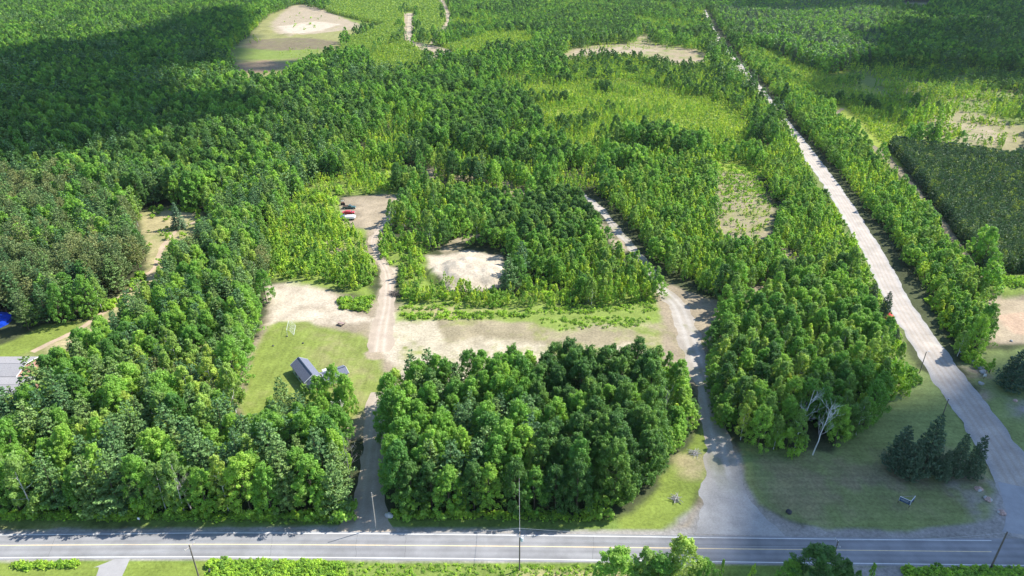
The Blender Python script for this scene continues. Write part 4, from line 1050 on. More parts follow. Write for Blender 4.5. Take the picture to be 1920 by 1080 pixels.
# ------------------------------------------------------------------ single trees
gx_, gy_ = G(336, 428); make_tree('spruce', gx_, gy_, 12.5, 1.25, .4, 'lone conical blue green spruce on the dry lawn beside the path', 0, 'lone spruce on the lawn')
for i, (px_, py_, h, s_, lab) in enumerate([
    (1678, 880, 13.5, 1.0, 'leftmost dark pine of the clump on the shaded lawn'),
    (1728, 888, 18.0, .85, 'tallest dark pine of the clump on the shaded lawn'),
    (1702, 896, 12, .95, 'low dark pine between the tallest and leftmost in the lawn clump'),
    (1762, 898, 9, .8, 'short dark pine in the middle of the lawn clump'),
    (1785, 892, 13, .72, 'thin dark pine right of the tallest in the lawn clump'),
    (1818, 896, 13, .72, 'rightmost thin dark pine of the lawn clump nearest the side road')]):
    gx_, gy_ = G(px_, py_); make_tree('darkpine', gx_, gy_, h, s_, i * 1.3, lab, i % 5, 'dark pines on the corner lawn')
gx_, gy_ = G(1893, 728); make_tree('darkpine', gx_, gy_, 13, 1.25, 2, 'broad dark pine beside the boulders right of the side road', 1, 'pine right of the side road')
gx_, gy_ = G(1980, 735); make_tree('darkpine', gx_, gy_, 12, 1.1, 2.5, 'dark pine at the right frame edge behind the broad dark pine', 2, 'pine right of the side road')
for px_, py_, h, s_, k, lab in [
    (735, 795, 16, 1.0, 'maple', 'tall bright maple at the yard corner of the driveway'),
    (1152, 1112, 12, 1.3, 'maple', 'round tree below the road, left end of the bottom edge group'),
    (1203, 1112, 12, 1.3, 'aspen', 'pale aspen second from left in the bottom edge group'),
    (1270, 1114, 15, 1.35, 'aspen', 'tallest pale aspen in the bottom edge group'),
    (1230, 1125, 12, 1.2, 'maple', 'leafy tree in front of the tallest aspen at the bottom edge'),
    (1312, 1110, 9, 1.1, 'maple', 'small tree right of the tallest aspen at the bottom edge'),
    (1520, 1125, 14, 1.5, 'oak', 'dark rounded tree hiding the road at the bottom edge'),
    (1472, 1112, 9, 1.0, 'maple', 'small tree left of the dark rounded tree at the bottom edge'),
    (1570, 1112, 9, 1.0, 'oak', 'small dark tree right of the dark rounded tree at the bottom edge'),
    (1345, 1110, 9, .45, 'poplar', 'thin young poplar at the bottom edge left of the small poplars'),
    (1402, 1112, 8, .5, 'poplar', 'thin young poplar at the bottom edge near the small dark tree'),
    (1625, 1105, 7, .8, 'poplar', 'young poplar beside the gravel patch at the bottom edge'),
    (1600, 1108, 6, .8, 'poplar', 'shorter young poplar beside the gravel patch at the bottom edge'),
    (1543, 383, 7.5, 1.25, 'oak', 'small round dark tree alone at the left side of the pale side road'),
    (632, 772, 15, .9, 'maple', 'bright maple standing in front of the small slate roofed shed'),
    (654, 784, 14, .85, 'maple', 'bright maple between the small shed and the driveway'),
    (536, 784, 14, .95, 'pine', 'pine standing in front of the grey roofed cabin'),
    (577, 778, 10, .9, 'aspen', 'aspen standing below the porch of the grey roofed cabin'),
    (604, 780, 13, .85, 'maple', 'maple standing between the cabin and the small shed'),
    (1795, 668, 9, 1.1, 'aspen', 'aspen at the near tip of the strip right of the side road'),
    (1855, 700, 5, .9, 'poplar', 'young poplar above the boulders right of the side road'),
    (1655, 600, 11, .75, 'darkpine', 'thin dark pine at the road edge above the pink shrub'),
    (1632, 572, 9, .75, 'darkpine', 'dark pine at the left edge of the side road behind the thin one'),
    (1676, 645, 6, .75, 'darkpine', 'short dark pine at the road edge below the pink shrub'),
]:
    gx_, gy_ = G(px_, py_); make_tree(k, gx_, gy_, h, s_, px_ * .1, lab, group='single trees')
gx_, gy_ = G(318, 448)
make_tree('shrub', gx_, gy_, 2.6, .9, 1, 'small bright shrub beside the lawn path below the spruce', group='single trees', parts=False)
gx_, gy_ = G(1666, 606)
o = make_tree('shrub', gx_, gy_, 3.1, .85, 1, 'pink flowering shrub at the left edge of the side road', group='single trees', parts=False)
pm = o.data.copy(); o.data = pm; pm.materials.clear(); pm.materials.append(M['pinkshrub']); o.name = 'flowering_shrub'

# dead bleached trees
def dead_tree(px_, py_, h, lean, seed, label, fork=True, mat='birch', n=9):
    rg = random.Random(seed); x, y = G(px_, py_)
    root = empty('dead_tree', (x, y, 0), 0, label, 'dead tree', 'dead trees')
    mb = MB(); pts = [(lean * h * t + rg.uniform(-.1, .1), rg.uniform(-.1, .1), h * t) for t in np.linspace(0, 1, 8)]
    mb.tube(pts, [.15 * (1.05 - t) + .025 for t in np.linspace(0, 1, 8)], 7)
    mb.build('trunk', M[mat], root)
    def br(p, d, L, r, dep):
        pts = [p]; q = Vector(p); dd = Vector(d)
        for i in range(4):
            dd = (dd + Vector((rg.uniform(-.22, .22), rg.uniform(-.22, .22), rg.uniform(-.05, .2)))).normalized(); q = q + dd * L / 4; pts.append(tuple(q))
        bb.tube(pts, [r, r * .8, r * .6, r * .4, r * .2], 5)
        if dep:
            for i in range(5):
                k = rg.randint(1, 4); e = (dd + Vector((rg.uniform(-.9, .9), rg.uniform(-.9, .9), rg.uniform(-.1, .7)))).normalized()
                br(pts[k], e, L * .5, r * .5, dep - 1)
    for i in range(n):
        t = rg.uniform(.3, .97); a = rg.uniform(0, 6.28)
        bb = MB(); br((lean * h * t, 0, h * t), (math.cos(a), math.sin(a) * .8, .95), h * .3 * (1.15 - t * .6), .045, 2)
        bb.build('branch', M[mat], root)
dead_tree(1524, 853, 15.5, .10, 3, 'white leafless birch standing at the lawn edge of the right wood', n=12)
dead_tree(1494, 820, 15, .10, 5, 'thinner white leafless birch left of the larger dead birch', n=7)
dead_tree(360, 958, 13, -.12, 8, 'bare grey tree in the roadside edge of the left wood', mat='deadwood')
dead_tree(658, 905, 14, -.03, 9, 'bare grey tree at the driveway end of the left wood', mat='deadwood', n=6)
dead_tree(752, 930, 12, -.03, 10, 'bare grey tree in the driveway end of the middle wood', mat='deadwood', n=8)
dead_tree(1240, 800, 12, .05, 12, 'bare pale tree at the gravel drive end of the middle wood', mat='deadwood', n=6)

# ------------------------------------------------------------------ poles and wires
M['pole'] = pmat('weathered_pole_wood', (.15, .125, .105), .9, var=.25, scale=6)
M['polelight'] = pmat('pale_pole_wood', (.40, .36, .32), .9, var=.25, scale=6)
M['steel'] = pmat('galvanised_steel', (.55, .57, .58), .45, .6)
M['transformer'] = pmat('pale_grey_enamel', (.60, .66, .72), .4)
M['insul'] = pmat('glazed_insulator', (.75, .74, .72), .3)
M['wire'] = pmat('aluminium_wire', (.42, .42, .43), .5, .3)
TOPS = {}
def utility_pole(key, px_, py_, h, label, arm=True, trans=False, rz=0.0, r=.16, mat='pole', group='utility poles along the main road'):
    x, y = G(px_, py_); root = empty('utility_pole', (x, y, 0), rz, label, 'utility pole', group)
    MB().tube([(0, 0, 0), (0, 0, h * .5), (0, 0, h)], [r, r * .88, r * .7], 10).build('pole', M[mat], root)
    TOPS[key] = (x, y, h)
    if arm:
        MB().box((.0, 0, h - .55), (.11, 2.3, .12)).build('crossarm', M['polelight'], root)
        for q in (-1.05, 0, 1.05):
            MB().tube([(0, q, h - .5 if q else h), (0, q, h - .36 if q else h + .14), (0, q, h - .22 if q else h + .26)], [.05, .08, .04], 8).build('insulator', M['insul'], root)
    if trans:
        t = MB().tube([(.42, 0, h - 2.7), (.42, 0, h - 2.6), (.42, 0, h - 1.75), (.42, 0, h - 1.62)], [.22, .3, .3, .2], 14).build('transformer', M['transformer'], root)
        MB().tube([(.42, .1, h - 1.62), (.42, .1, h - 1.35)], [.05, .03], 6).build('bushing', M['insul'], t)
        MB().box((.16, 0, h - 2.0), (.26, .1, .12)).build('bracket', M['steel'], root)
    return root
utility_pole('a', 376, 1092, 10.6, 'utility pole with white crossarm at the bottom left below the road', rz=R(-28))
utility_pole('b', 974, 1069, 11, 'utility pole with pale transformer standing below the road centre', trans=True)
utility_pole('c', 1551, 1082, 10.2, 'utility pole behind the dark rounded tree at the bottom edge')
utility_pole('d', 1857, 1066, 10.4, 'bare dark utility pole on the bottom right verge', arm=False, r=.19)
utility_pole('e', 705, 990, 10.4, 'slim pale pole at the mouth of the shaded driveway', arm=False, r=.12, mat='polelight', group='pole at the driveway')
utility_pole('f', 973, 945, 10.2, 'pole among the trees of the middle wood opposite the transformer pole', arm=False, r=.12, group='pole in the middle wood')
def wire(p, q, sag, label, r=.022):
    p, q = Vector(p), Vector(q)
    mb = MB(); pts = []
    for t in np.linspace(0, 1, 17):
        v = p.lerp(q, float(t)); v.z -= sag * 4 * t * (1 - t); pts.append(tuple(v))
    mb.tube(pts, r, 5)
    o = mb.build('power_line', M['wire']); return tag(o, label, 'wire', 'overhead wires')
a, b, c, d, e, f = (TOPS[k] for k in 'abcdef')
for off, nm in ((-1.05, 'near'), (1.05, 'far')):
    wire((a[0], a[1] + off, a[2] - .25), (b[0], b[1] + off, b[2] - .25), 1.0, '%s overhead wire from bottom left pole to the transformer pole' % nm)
    wire((b[0], b[1] + off, b[2] - .25), (c[0], c[1] + off, c[2] - .25), 1.0, '%s overhead wire from the transformer pole rightwards to the hidden pole' % nm)
    wire((a[0], a[1] + off, a[2] - .25), (a[0] - 55, a[1] + off - 1, a[2] - .25), .9, '%s overhead wire leaving the bottom left pole to the left' % nm)
wire((c[0], c[1], c[2] + .2), (d[0], d[1], d[2] - .1), .8, 'overhead wire between the hidden pole and the bare right pole')
wire((b[0], b[1], b[2] - .2), (f[0], f[1], f[2] - .1), .4, 'service wire crossing the road from the transformer pole to the wood', .03)

# light posts along the side road
def road_post(px_, py_, h, label, head):
    x, y = G(px_, py_); root = empty('light_post' if head else 'wooden_post', (x, y, 0), 0, label, 'post', 'posts along the side road')
    MB().tube([(0, 0, 0), (0, 0, h)], [.13, .10], 9).build('post', M['pole'], root)
    if head:
        MB().tube([(0, 0, h - .1), (.5, .05, h + .15)], [.04, .035], 6).build('arm', M['steel'], root)
        MB().box((.75, .06, h + .14), (.55, .22, .12)).build('lamp_head', M['insul'], root, bevel=.03)
    else:
        MB().box((0, 0, h + .03), (.3, .3, .06)).build('cap', M['steel'], root)
road_post(1724, 699, 7.4, 'dark post with a small white lamp head left of the side road', True)
road_post(1767, 780, 5.8, 'plain dark post at the lawn corner left of the side road', False)

# ------------------------------------------------------------------ sign on the corner lawn
M['navy'] = pmat('navy_sign_panel', (.016, .05, .115), .45, var=.15)
M['signwhite'] = pmat('white_sign_paint', (.78, .80, .82), .6, var=.05)
M['signblue'] = pmat('light_blue_sign_paint', (.20, .36, .58), .6, var=.1)
M['postbrown'] = pmat('brown_sign_post', (.12, .085, .06), .9)
A0 = G(1688, 931, 2.1); A1 = G(1708.5, 940, 2.1); A2 = G(1716.5, 930, 2.1)
root = empty('sign_board', (A0[0], A0[1], 0), 0, 'navy V shaped road sign with white lettering on the corner lawn', 'sign')
def panel(p, q, front):
    dx, dy = q[0] - p[0], q[1] - p[1]; L = math.hypot(dx, dy); an = math.atan2(dy, dx)
    cx, cy = (p[0] + q[0]) / 2 - A0[0], (p[1] + q[1]) / 2 - A0[1]
    pn = MB().box((0, 0, 0), (L, .05, 1.15)).build('panel', M['navy'], root, (cx, cy, 1.52), an)
    mb = MB(); mb.box((0, 0, .60), (L + .06, .1, .07)).box((L / 2, 0, 0), (.07, .1, 1.2)).box((-L / 2, 0, 0), (.07, .1, 1.2))
    mb.build('frame', M['signwhite'], pn)
    if front:
        rg = random.Random(4)
        # two illegible lines of small pale lettering and an emblem, as far as the photograph shows them
        for row, (z, hh, w0, w1, mt) in enumerate(((.22, .17, -.30, .34, 'signwhite'), (-.06, .2, -.36, .40, 'signwhite'), (-.34, .12, -.28, .36, 'signblue'))):
            mb = MB(); x = w0 * L
            while x < w1 * L:
                w = rg.uniform(.07, .13)
                for sx_ in (-.5, .5): mb.box((x + sx_ * w * .7, -.032, z), (.03, .014, hh * rg.choice((1, .7))))
                mb.box((x, -.031, z + rg.choice((-.4, 0, .4)) * hh), (w * .66, .012, .03))
                x += w + .09
            mb.build('lettering', M[mt], pn)
        MB().tube([(-.42 * L + .13 * math.cos(t), -.035, .05 + .17 * math.sin(t)) for t in np.linspace(0, 6.28, 14)], .02, 5).build('emblem', M['signblue'], pn)
    return pn
panel(A0, A1, True); panel(A1, A2, False)
for p in (A0, A1, A2):
    MB().box((p[0] - A0[0], p[1] - A0[1] + .06, 1.0), (.11, .11, 2.0)).build('post', M['postbrown'], root)
q = MB(); dx, dy = A2[0] - A0[0], A2[1] - A0[1]
q.tube([(0, 0, 2.1), (dx, dy, 2.1)], .045, 6).build('brace', M['polelight'], root)

# ------------------------------------------------------------------ rocks
M['pinkrock'] = pmat('pinkish_granite', (.50, .34, .29), .85, var=.3, scale=4, bump=.4)
M['greyrock'] = pmat('grey_granite', (.36, .37, .37), .85, var=.25, scale=3, bump=.4)
M['paleRock'] = pmat('pale_boulder', (.48, .47, .45), .85, var=.2, scale=3, bump=.4)
M['blackrock'] = pmat('dark_rock', (.05, .05, .055), .7, var=.3, scale=4, bump=.4)
def rock_bm(r, seed, sc=(1, 1, .7), sub=3):
    bm = bmesh.new(); bmesh.ops.create_icosphere(bm, subdivisions=sub, radius=r)
    rg = random.Random(seed); pl = [(Vector((rg.uniform(-1, 1), rg.uniform(-1, 1), rg.uniform(-.4, 1))).normalized(), rg.uniform(.62, .9)) for _ in range(9)]
    for v in bm.verts:
        d = v.co.normalized(); k = 1.0
        for n_, c_ in pl:
            t = d.dot(n_)
            if t > c_: k = min(k, c_ / t)
        v.co = Vector((d.x * r * k * sc[0], d.y * r * k * sc[1], d.z * r * k * sc[2]))
    me = bpy.data.meshes.new('rock'); bm.to_mesh(me); bm.free(); return me
def rock(px_, py_, r, mat, label, seed, sc=(1, 1, .7), group='rocks', name='boulder'):
    me = rock_bm(r, seed, sc); me.materials.append(M[mat]); me.name = name
    x, y = G(px_, py_); o = link(bpy.data.objects.new(name, me)); o.location = (x, y, r * sc[2] * .55); o.rotation_euler.z = seed
    return tag(o, label, 'rock', group)
def stone_planter(px_, py_, seed, label):
    x, y = G(px_, py_); root = empty('rock_cairn', (x, y, 0), seed, label, 'rock pile', 'pink rock piles on the corner lawn')
    for i in range(5):
        a = i * 1.257; r = .46 + .08 * ((i * 7 + seed) % 3)
        me = rock_bm(r, seed * 10 + i, (1, 1, .75), 2); me.materials.append(M['pinkrock'] if i % 3 else M['paleRock'])
        o = link(bpy.data.objects.new('stone', me)); o.parent = root; o.location = (.42 * math.cos(a), .42 * math.sin(a), .2)
    me = rock_bm(.52, seed * 10 + 9, (1, 1, .8), 2); me.materials.append(M['pinkrock']); o = link(bpy.data.objects.new('stone', me)); o.parent = root; o.location = (0, 0, .55)
stone_planter(1834, 918, 1, 'pink stone pile farthest from the road, at the lawn corner')
stone_planter(1852, 937, 2, 'middle pink stone pile of three at the lawn corner')
stone_planter(1877, 962, 3, 'pink stone pile nearest the main road at the lawn corner')
rock(1479, 961, .72, 'blackrock', 'black rock on the mown lawn near the gravel drive', 5)
rock(730, 968, 1.05, 'paleRock', 'pale rounded boulder beside the mouth of the shaded driveway', 6, (1.1, .7, .65))
for i, (px_, py_, r) in enumerate([(1816, 672, 1.0), (1826, 680, 1.15), (1837, 690, 1.1), (1843, 699, 1.0), (1839, 720, .8), (1803, 662, .8)]):
    rock(px_, py_, r, 'greyrock', '%s large grey boulder of the line right of the side road, counting downwards' % ['second', 'third', 'fourth', 'fifth', 'lowest', 'topmost'][i], 20 + i, group='boulders right of the side road')
rock(1903, 752, .6, 'pinkrock', 'small pink rock on the grass below the broad dark pine', 31)
rock(1896, 640, .5, 'greyrock', 'small grey rock at the edge of the sandy yard on the right', 32)
for i, (px_, py_) in enumerate([(512, 649), (568, 644), (538, 631)]):
    rock(px_, py_, .35, 'blackrock', ['small dark stone on the left of the yard lawn', 'small dark stone in the middle of the yard lawn', 'small dark stone beside the goal'][i], 40 + i, name='stone')
# small white boards
x, y = G(1844, 711); root = empty('white_post_sign', (x, y, 0), 0, 'small white board on a post beside the grey boulders', 'sign')
MB().box((0, 0, .7), (.1, .1, 1.4)).build('post', M['postbrown'], root); MB().box((0, -.09, 1.5), (.9, .05, .9)).build('board', M['signwhite'], root)
x, y = G(263, 981); root = empty('roadside_marker', (x, y, 0), 0, 'small white marker on a stake on the left wood verge', 'sign')
MB().tube([(0, 0, 0), (0, 0, 1.5)], .05, 6).build('stake', M['postbrown'], root); MB().box((0, -.07, 1.45), (.5, .04, .6)).build('board', M['signwhite'], root, bevel=.01)
x, y = G(395, 1078); root = empty('mailbox', (x, y, 0), .2, 'dark mailbox on a post at the left end of the verge weeds', 'mailbox')
MB().box((0, 0, .6), (.14, .14, 1.2)).build('post', M['postbrown'], root)
MB().prism([(-.2, 0), (.2, 0), (.2, .2), (.12, .36), (-.12, .36), (-.2, .2)], -.3, .3).build('box', M['blackrock'], root, (0, 0, 1.2))
MB().box((.6, .4, .8), (.1, .1, 1.6)).build('support', M['postbrown'], root)

# brush piles of bleached sticks
def brush(px_, py_, r, n, seed, label, mat='deadwood', name='brush_pile', hgt=.7):
    rg = random.Random(seed); x, y = G(px_, py_); mb = MB()
    for i in range(n):
        a = rg.uniform(0, 6.28); L = rg.uniform(.5, 1.1) * r; c_ = (rg.uniform(-.5, .5) * r, rg.uniform(-.5, .5) * r, rg.uniform(.08, hgt))
        mb.tube([(c_[0] - math.cos(a) * L, c_[1] - math.sin(a) * L, max(.05, c_[2] + rg.uniform(-.3, .1))), c_, (c_[0] + math.cos(a) * L, c_[1] + math.sin(a) * L, max(.05, c_[2] + rg.uniform(-.1, .4)))], [.06, .05, .02], 5)
    return tag(mb.build(name, M[mat], None, (x, y, 0)), label, 'brush pile', 'brush piles')
brush(1302, 851, 1.6, 26, 1, 'pale stick pile on the grass left of the gravel drive')
brush(1266, 936, 1.3, 26, 2, 'bleached stick pile at the corner of the middle wood')
brush(740, 553, 2.0, 60, 3, 'dark tangled branch pile beside the sand track', 'pole', hgt=1.1)
brush(1345, 612, 2.0, 24, 4, 'bleached sticks at the edge of the bend in the gravel drive')
brush(536, 782, 1.4, 14, 6, 'pale lumber scraps under the trees below the cabin')

# ------------------------------------------------------------------ football goal
M['goal'] = pmat('white_goal_tube', (.62, .63, .62), .5)
M['net'] = pmat('white_net_cord', (.6, .62, .6), .8)
a0 = G(537, 619, 2.1); a1 = G(541, 601, 2.1)
L = math.hypot(a1[0] - a0[0], a1[1] - a0[1]); an = math.atan2(a1[1] - a0[1], a1[0] - a0[0])
root = empty('football_goal', (a0[0], a0[1], 0), an, 'white football goal frame with net on the yard lawn', 'goal')
MB().tube([(0, 0, 2.1), (L, 0, 2.1)], .05, 8).build('crossbar', M['goal'], root)
for q_ in (0, L):
    MB().tube([(q_, 0, 0), (q_, 0, 2.1)], .05, 8).build('post', M['goal'], root)
    MB().tube([(q_, 0, 2.1), (q_, -.8, 2.0), (q_, -2.0, .05)], .03, 6).build('side_bar', M['goal'], root)
MB().tube([(0, -2, .05), (L, -2, .05)], .045, 6).build('base_bar', M['goal'], root)
mb = MB()
for i in range(1, int(L / .55)):
    mb.tube([(i * .55, 0, 2.1), (i * .55, -.8, 1.98), (i * .55, -2, .06)], .012, 3)
for t in np.linspace(.15, .9, 5):
    mb.tube([(0, -.8 - 1.2 * t, 1.98 - 1.92 * t), (L, -.8 - 1.2 * t, 1.98 - 1.92 * t)], .012, 3)
mb.build('net', M['net'], root)

# garden swing seat
M['brownwood'] = pmat('dark_brown_wood', (.07, .045, .035), .8)
M['cushion'] = pmat('faded_pinkish_boards', (.34, .24, .21), .85)
x, y = G(640, 609); root = empty('picnic_table', (x, y, 0), R(-25), 'dark brown picnic table on the dirt edge above the yard lawn', 'picnic table')
MB().box((0, 0, .75), (2.3, .9, .07)).build('tabletop', M['cushion'], root)
for s_ in (-1, 1):
    MB().box((0, s_ * .8, .45), (2.3, .3, .06)).build('bench', M['brownwood'], root)
for s_ in (-.85, .85):
    MB().box((s_, 0, .38), (.08, 1.7, .1)).box((s_, -.45, .36), (.08, .1, .72)).box((s_, .45, .36), (.08, .1, .72)).build('leg', M['brownwood'], root)

# ------------------------------------------------------------------ buildings
def shingle(name, c):
    m, nt, b = nmat(name)
    tc = nt.nodes.new('ShaderNodeTexCoord'); br = nt.nodes.new('ShaderNodeTexBrick')
    br.inputs['Scale'].default_value = 1.6; br.inputs['Mortar Size'].default_value = .02; br.inputs['Row Height'].default_value = .22; br.inputs['Brick Width'].default_value = .5
    br.inputs['Color1'].default_value = (*c, 1); br.inputs['Color2'].default_value = (c[0] * .78, c[1] * .78, c[2] * .8, 1); br.inputs['Mortar'].default_value = (c[0] * .5, c[1] * .5, c[2] * .5, 1)
    nt.links.new(tc.outputs['Object'], br.inputs['Vector']); nt.links.new(br.outputs['Color'], b.inputs['Base Color']); b.inputs['Roughness'].default_value = .9
    return m
M['slate'] = shingle('slate_blue_shingles', (.165, .18, .235)); M['greyroof'] = shingle('pale_grey_shingles', (.36, .345, .345))
M['siding'] = pmat('pale_green_siding', (.42, .50, .47), .7, var=.05); M['brick'] = pmat('pink_brick_wall', (.44, .25, .20), .9, var=.2, scale=8)
M['trim'] = pmat('white_trim', (.8, .8, .8), .5, var=.03); M['glass'] = pmat('dark_window_glass', (.03, .04, .05), .1, spec=.8)
M['door'] = pmat('white_door', (.6, .6, .58), .5)
def gable(root, cx, cy, L, W, eave, ridge, wall, roof, rz=0.0, over=.35, axis_x=True, wins=(), nm=('wall', 'roof')):
    """ridge along local x, centre (cx,cy)"""
    w = MB().prism([(-W / 2, 0), (W / 2, 0), (W / 2, eave), (0, ridge), (-W / 2, eave)], -L / 2, L / 2, 'x').build(nm[0], M[wall], root, (cx, cy, 0), rz)
    sl = (ridge - eave) / (W / 2); e = eave - over * sl; h = .14
    r = MB().prism([(-W / 2 - over, e + .03), (0, ridge + .03), (W / 2 + over, e + .03), (W / 2 + over, e + .03 + h), (0, ridge + .03 + h), (-W / 2 - over, e + .03 + h)], -L / 2 - over, L / 2 + over, 'x').build(nm[1], M[roof], root, (cx, cy, 0), rz)
    for s_ in (-1, 1):
        MB().prism([(-W / 2 - over - .04, e - .02), (0, ridge - .02), (W / 2 + over + .04, e - .02), (W / 2 + over + .04, e + .19), (0, ridge + .20), (-W / 2 - over - .04, e + .19)], 0, .06 * s_, 'x').build('fascia', M['trim'], r, (s_ * (L / 2 + over + .002), 0, 0))
    MB().box((0, 0, ridge + .17), (L + 2 * over, .3, .05)).build('ridge_cap', M['glass'] if roof == 'slate' else M['greyroof'], r)
    for (side, pos, z, ww, hh) in wins:
        if side in ('n', 's'):
            y_ = (W / 2 + .03) * (1 if side == 'n' else -1); f = MB().box((pos, y_, z), (ww + .16, .06, hh + .16)).build('window', M['trim'], w)
            MB().box((pos, y_ + (.03 if side == 'n' else -.03), z), (ww, .05, hh)).build('pane', M['glass'], f)
        else:
            x_ = (L / 2 + .03) * (1 if side == 'e' else -1); f = MB().box((x_, pos, z), (.06, ww + .16, hh + .16)).build('window', M['trim'], w)
            MB().box((x_ + (.03 if side == 'e' else -.03), pos, z), (.05, ww, hh)).build('pane', M['glass'], f)
    return w, r
# cabin
r0 = G(559, 669.5, 4.3); r1 = G(585.6, 702.6, 4.3)
cx, cy = (r0[0] + r1[0]) / 2, (r0[1] + r1[1]) / 2; L = math.hypot(r1[0] - r0[0], r1[1] - r0[1]); an = math.atan2(r1[1] - r0[1], r1[0] - r0[0])
el = G(543, 679, 2.5); er = G(578, 668, 2.5); W = math.hypot(er[0] - el[0], er[1] - el[1]) * .95
print('cabin', L, W, math.degrees(an))
root = empty('cabin', (cx, cy, 0), an, 'grey shingle roofed cabin with pale green walls on the yard lawn', 'cabin')
gable(root, 0, 0, L - .7, W - .7, 2.6, 4.15, 'siding', 'slate', wins=(('s', -2, 1.4, 1.4, 1.1), ('s', 1.2, 1.4, 1.2, 1.1), ('s', 3.4, 1.4, 1, 1.1), ('n', 0, 1.4, 1.3, 1.1)))
MB().box((L / 2 + .0, -W * .2, 1.0), (.08, .95, 2.0)).build('door', M['door'], root)
MB().prism([(-W / 2 + .6, 2.35), (W / 2 - 1.6, 2.35), (W / 2 - 2.2, 3.1), (-W / 2 + 1.6, 3.1)], L / 2 + .05, L / 2 + 3.0, 'x').build('porch_roof', M['slate'], root)
for s_ in (-W / 2 + .8, W / 2 - 1.9): MB().box((L / 2 + 2.8, s_, 1.17), (.14, .14, 2.34)).build('porch_post', M['trim'], root)
# small shed
s0 = G(606, 702, 3); s1 = G(646, 689, 3); cx, cy = (s0[0] + s1[0]) / 2, (s0[1] + s1[1]) / 2; an2 = math.atan2(s1[1] - s0[1], s1[0] - s0[0]); L2 = math.hypot(s1[0] - s0[0], s1[1] - s0[1])
root = empty('shed', (cx, cy, 0), an2, 'slate roofed shed with a white canopy right of the cabin', 'shed')
gable(root, 0, 0, L2, 4.2, 2.3, 3.1, 'siding', 'slate', wins=(('s', 0, 1.3, 1, .9), ('e', 0, 1.3, 1, .9)))
MB().box((-L2 * .22, 2.95, 2.25), (L2 * .34, 1.3, .1)).build('canopy', M['trim'], root)
for q_ in (-.36, -.08): MB().box((L2 * q_, 3.5, 1.1), (.08, .08, 2.2)).build('canopy_post', M['trim'], root)
# parked white trailer glimpsed through the leaves
x, y = G(636, 765); root = empty('utility_trailer', (x, y, 0), R(35), 'white trailer glimpsed through the trees near the driveway top', 'trailer')
MB().box((0, 0, 1.5), (3.8, 2, 1.9)).build('body', M['trim'], root, bevel=.12)
for s_ in (-1, 1): MB().tube([(0, s_ * 1.0, .35), (0, s_ * 1.18, .35)], .35, 14).build('wheel', M['blackrock'], root)
MB().tube([(1.9, 0, .6), (3.0, 0, .5)], .06, 6).build('drawbar', M['steel'], root)
# left house
h0 = G(66, 670, 3.0); h1 = G(30, 704, 3.0)
cy = (h0[1] + h1[1]) / 2; W = abs(h0[1] - h1[1]); xe = (h0[0] + h1[0]) / 2
print('house', xe, cy, W)
root = empty('house', (xe - 10, cy, 0), 0, 'house with pale grey roof and pink brick walls at the left edge', 'house')
w_, r_ = gable(root, 0, 0, 20, W, 2.9, 3.9, 'brick', 'greyroof', wins=(('e', -2, 1.5, 1.5, 1.2), ('e', 2.4, 1.5, 1.2, 1.2), ('s', 2, 1.5, 1.5, 1.2), ('n', 4, 1.5, 1.5, 1.2)), over=.5)
for (vx, vy) in ((-1.5, 2.2), (-5.5, -.4)):
    MB().tube([(vx, vy, 3.0), (vx, vy, 4.15)], .2, 10).build('vent', M['blackrock'], r_)
    MB().tube([(vx, vy, 4.15), (vx, vy, 4.3)], [.32, .28], 10).build('vent_cap', M['steel'], r_)
b0 = G(74, 707, 2.9); b1 = G(24, 743, 2.9); cyb = (b0[1] + b1[1]) / 2 - cy; Wb = abs(b0[1] - b1[1]); xb = (b0[0] + b1[0]) / 2 - (xe - 10)
gable(root, xb - 7, cyb, 14, Wb, 2.7, 3.5, 'brick', 'greyroof', wins=(('e', 1.2, 1.4, 1.4, 1.1), ('e', -2, 1.4, 1.1, 1.1)), over=.5, nm=('wing_wall', 'wing_roof'))
# blue pool by the pines
M['blue'] = pmat('bright_blue_water_liner', (.012, .06, .52), .3, var=.35, scale=1.2)
x, y = G(-14, 606); root = empty('swimming_pool', (x, y, 0), 0, 'bright blue round pool half hidden by pines at the left edge', 'pool')
MB().tube([(0, 0, 0), (0, 0, 1.15)], 5.6, 32).build('pool_wall', M['blue'], root); MB().tube([(0, 0, 1.16), (0, 0, 1.2)], 5.35, 32).build('water', M['blue'], root)
# far white roof
x, y = G(1217, 6); root = empty('distant_house', (x, y, 0), .2, 'tiny distant pale roofed house at the top edge', 'house')
gable(root, 0, 0, 16, 9, 14, 18, 'siding', 'greyroof')

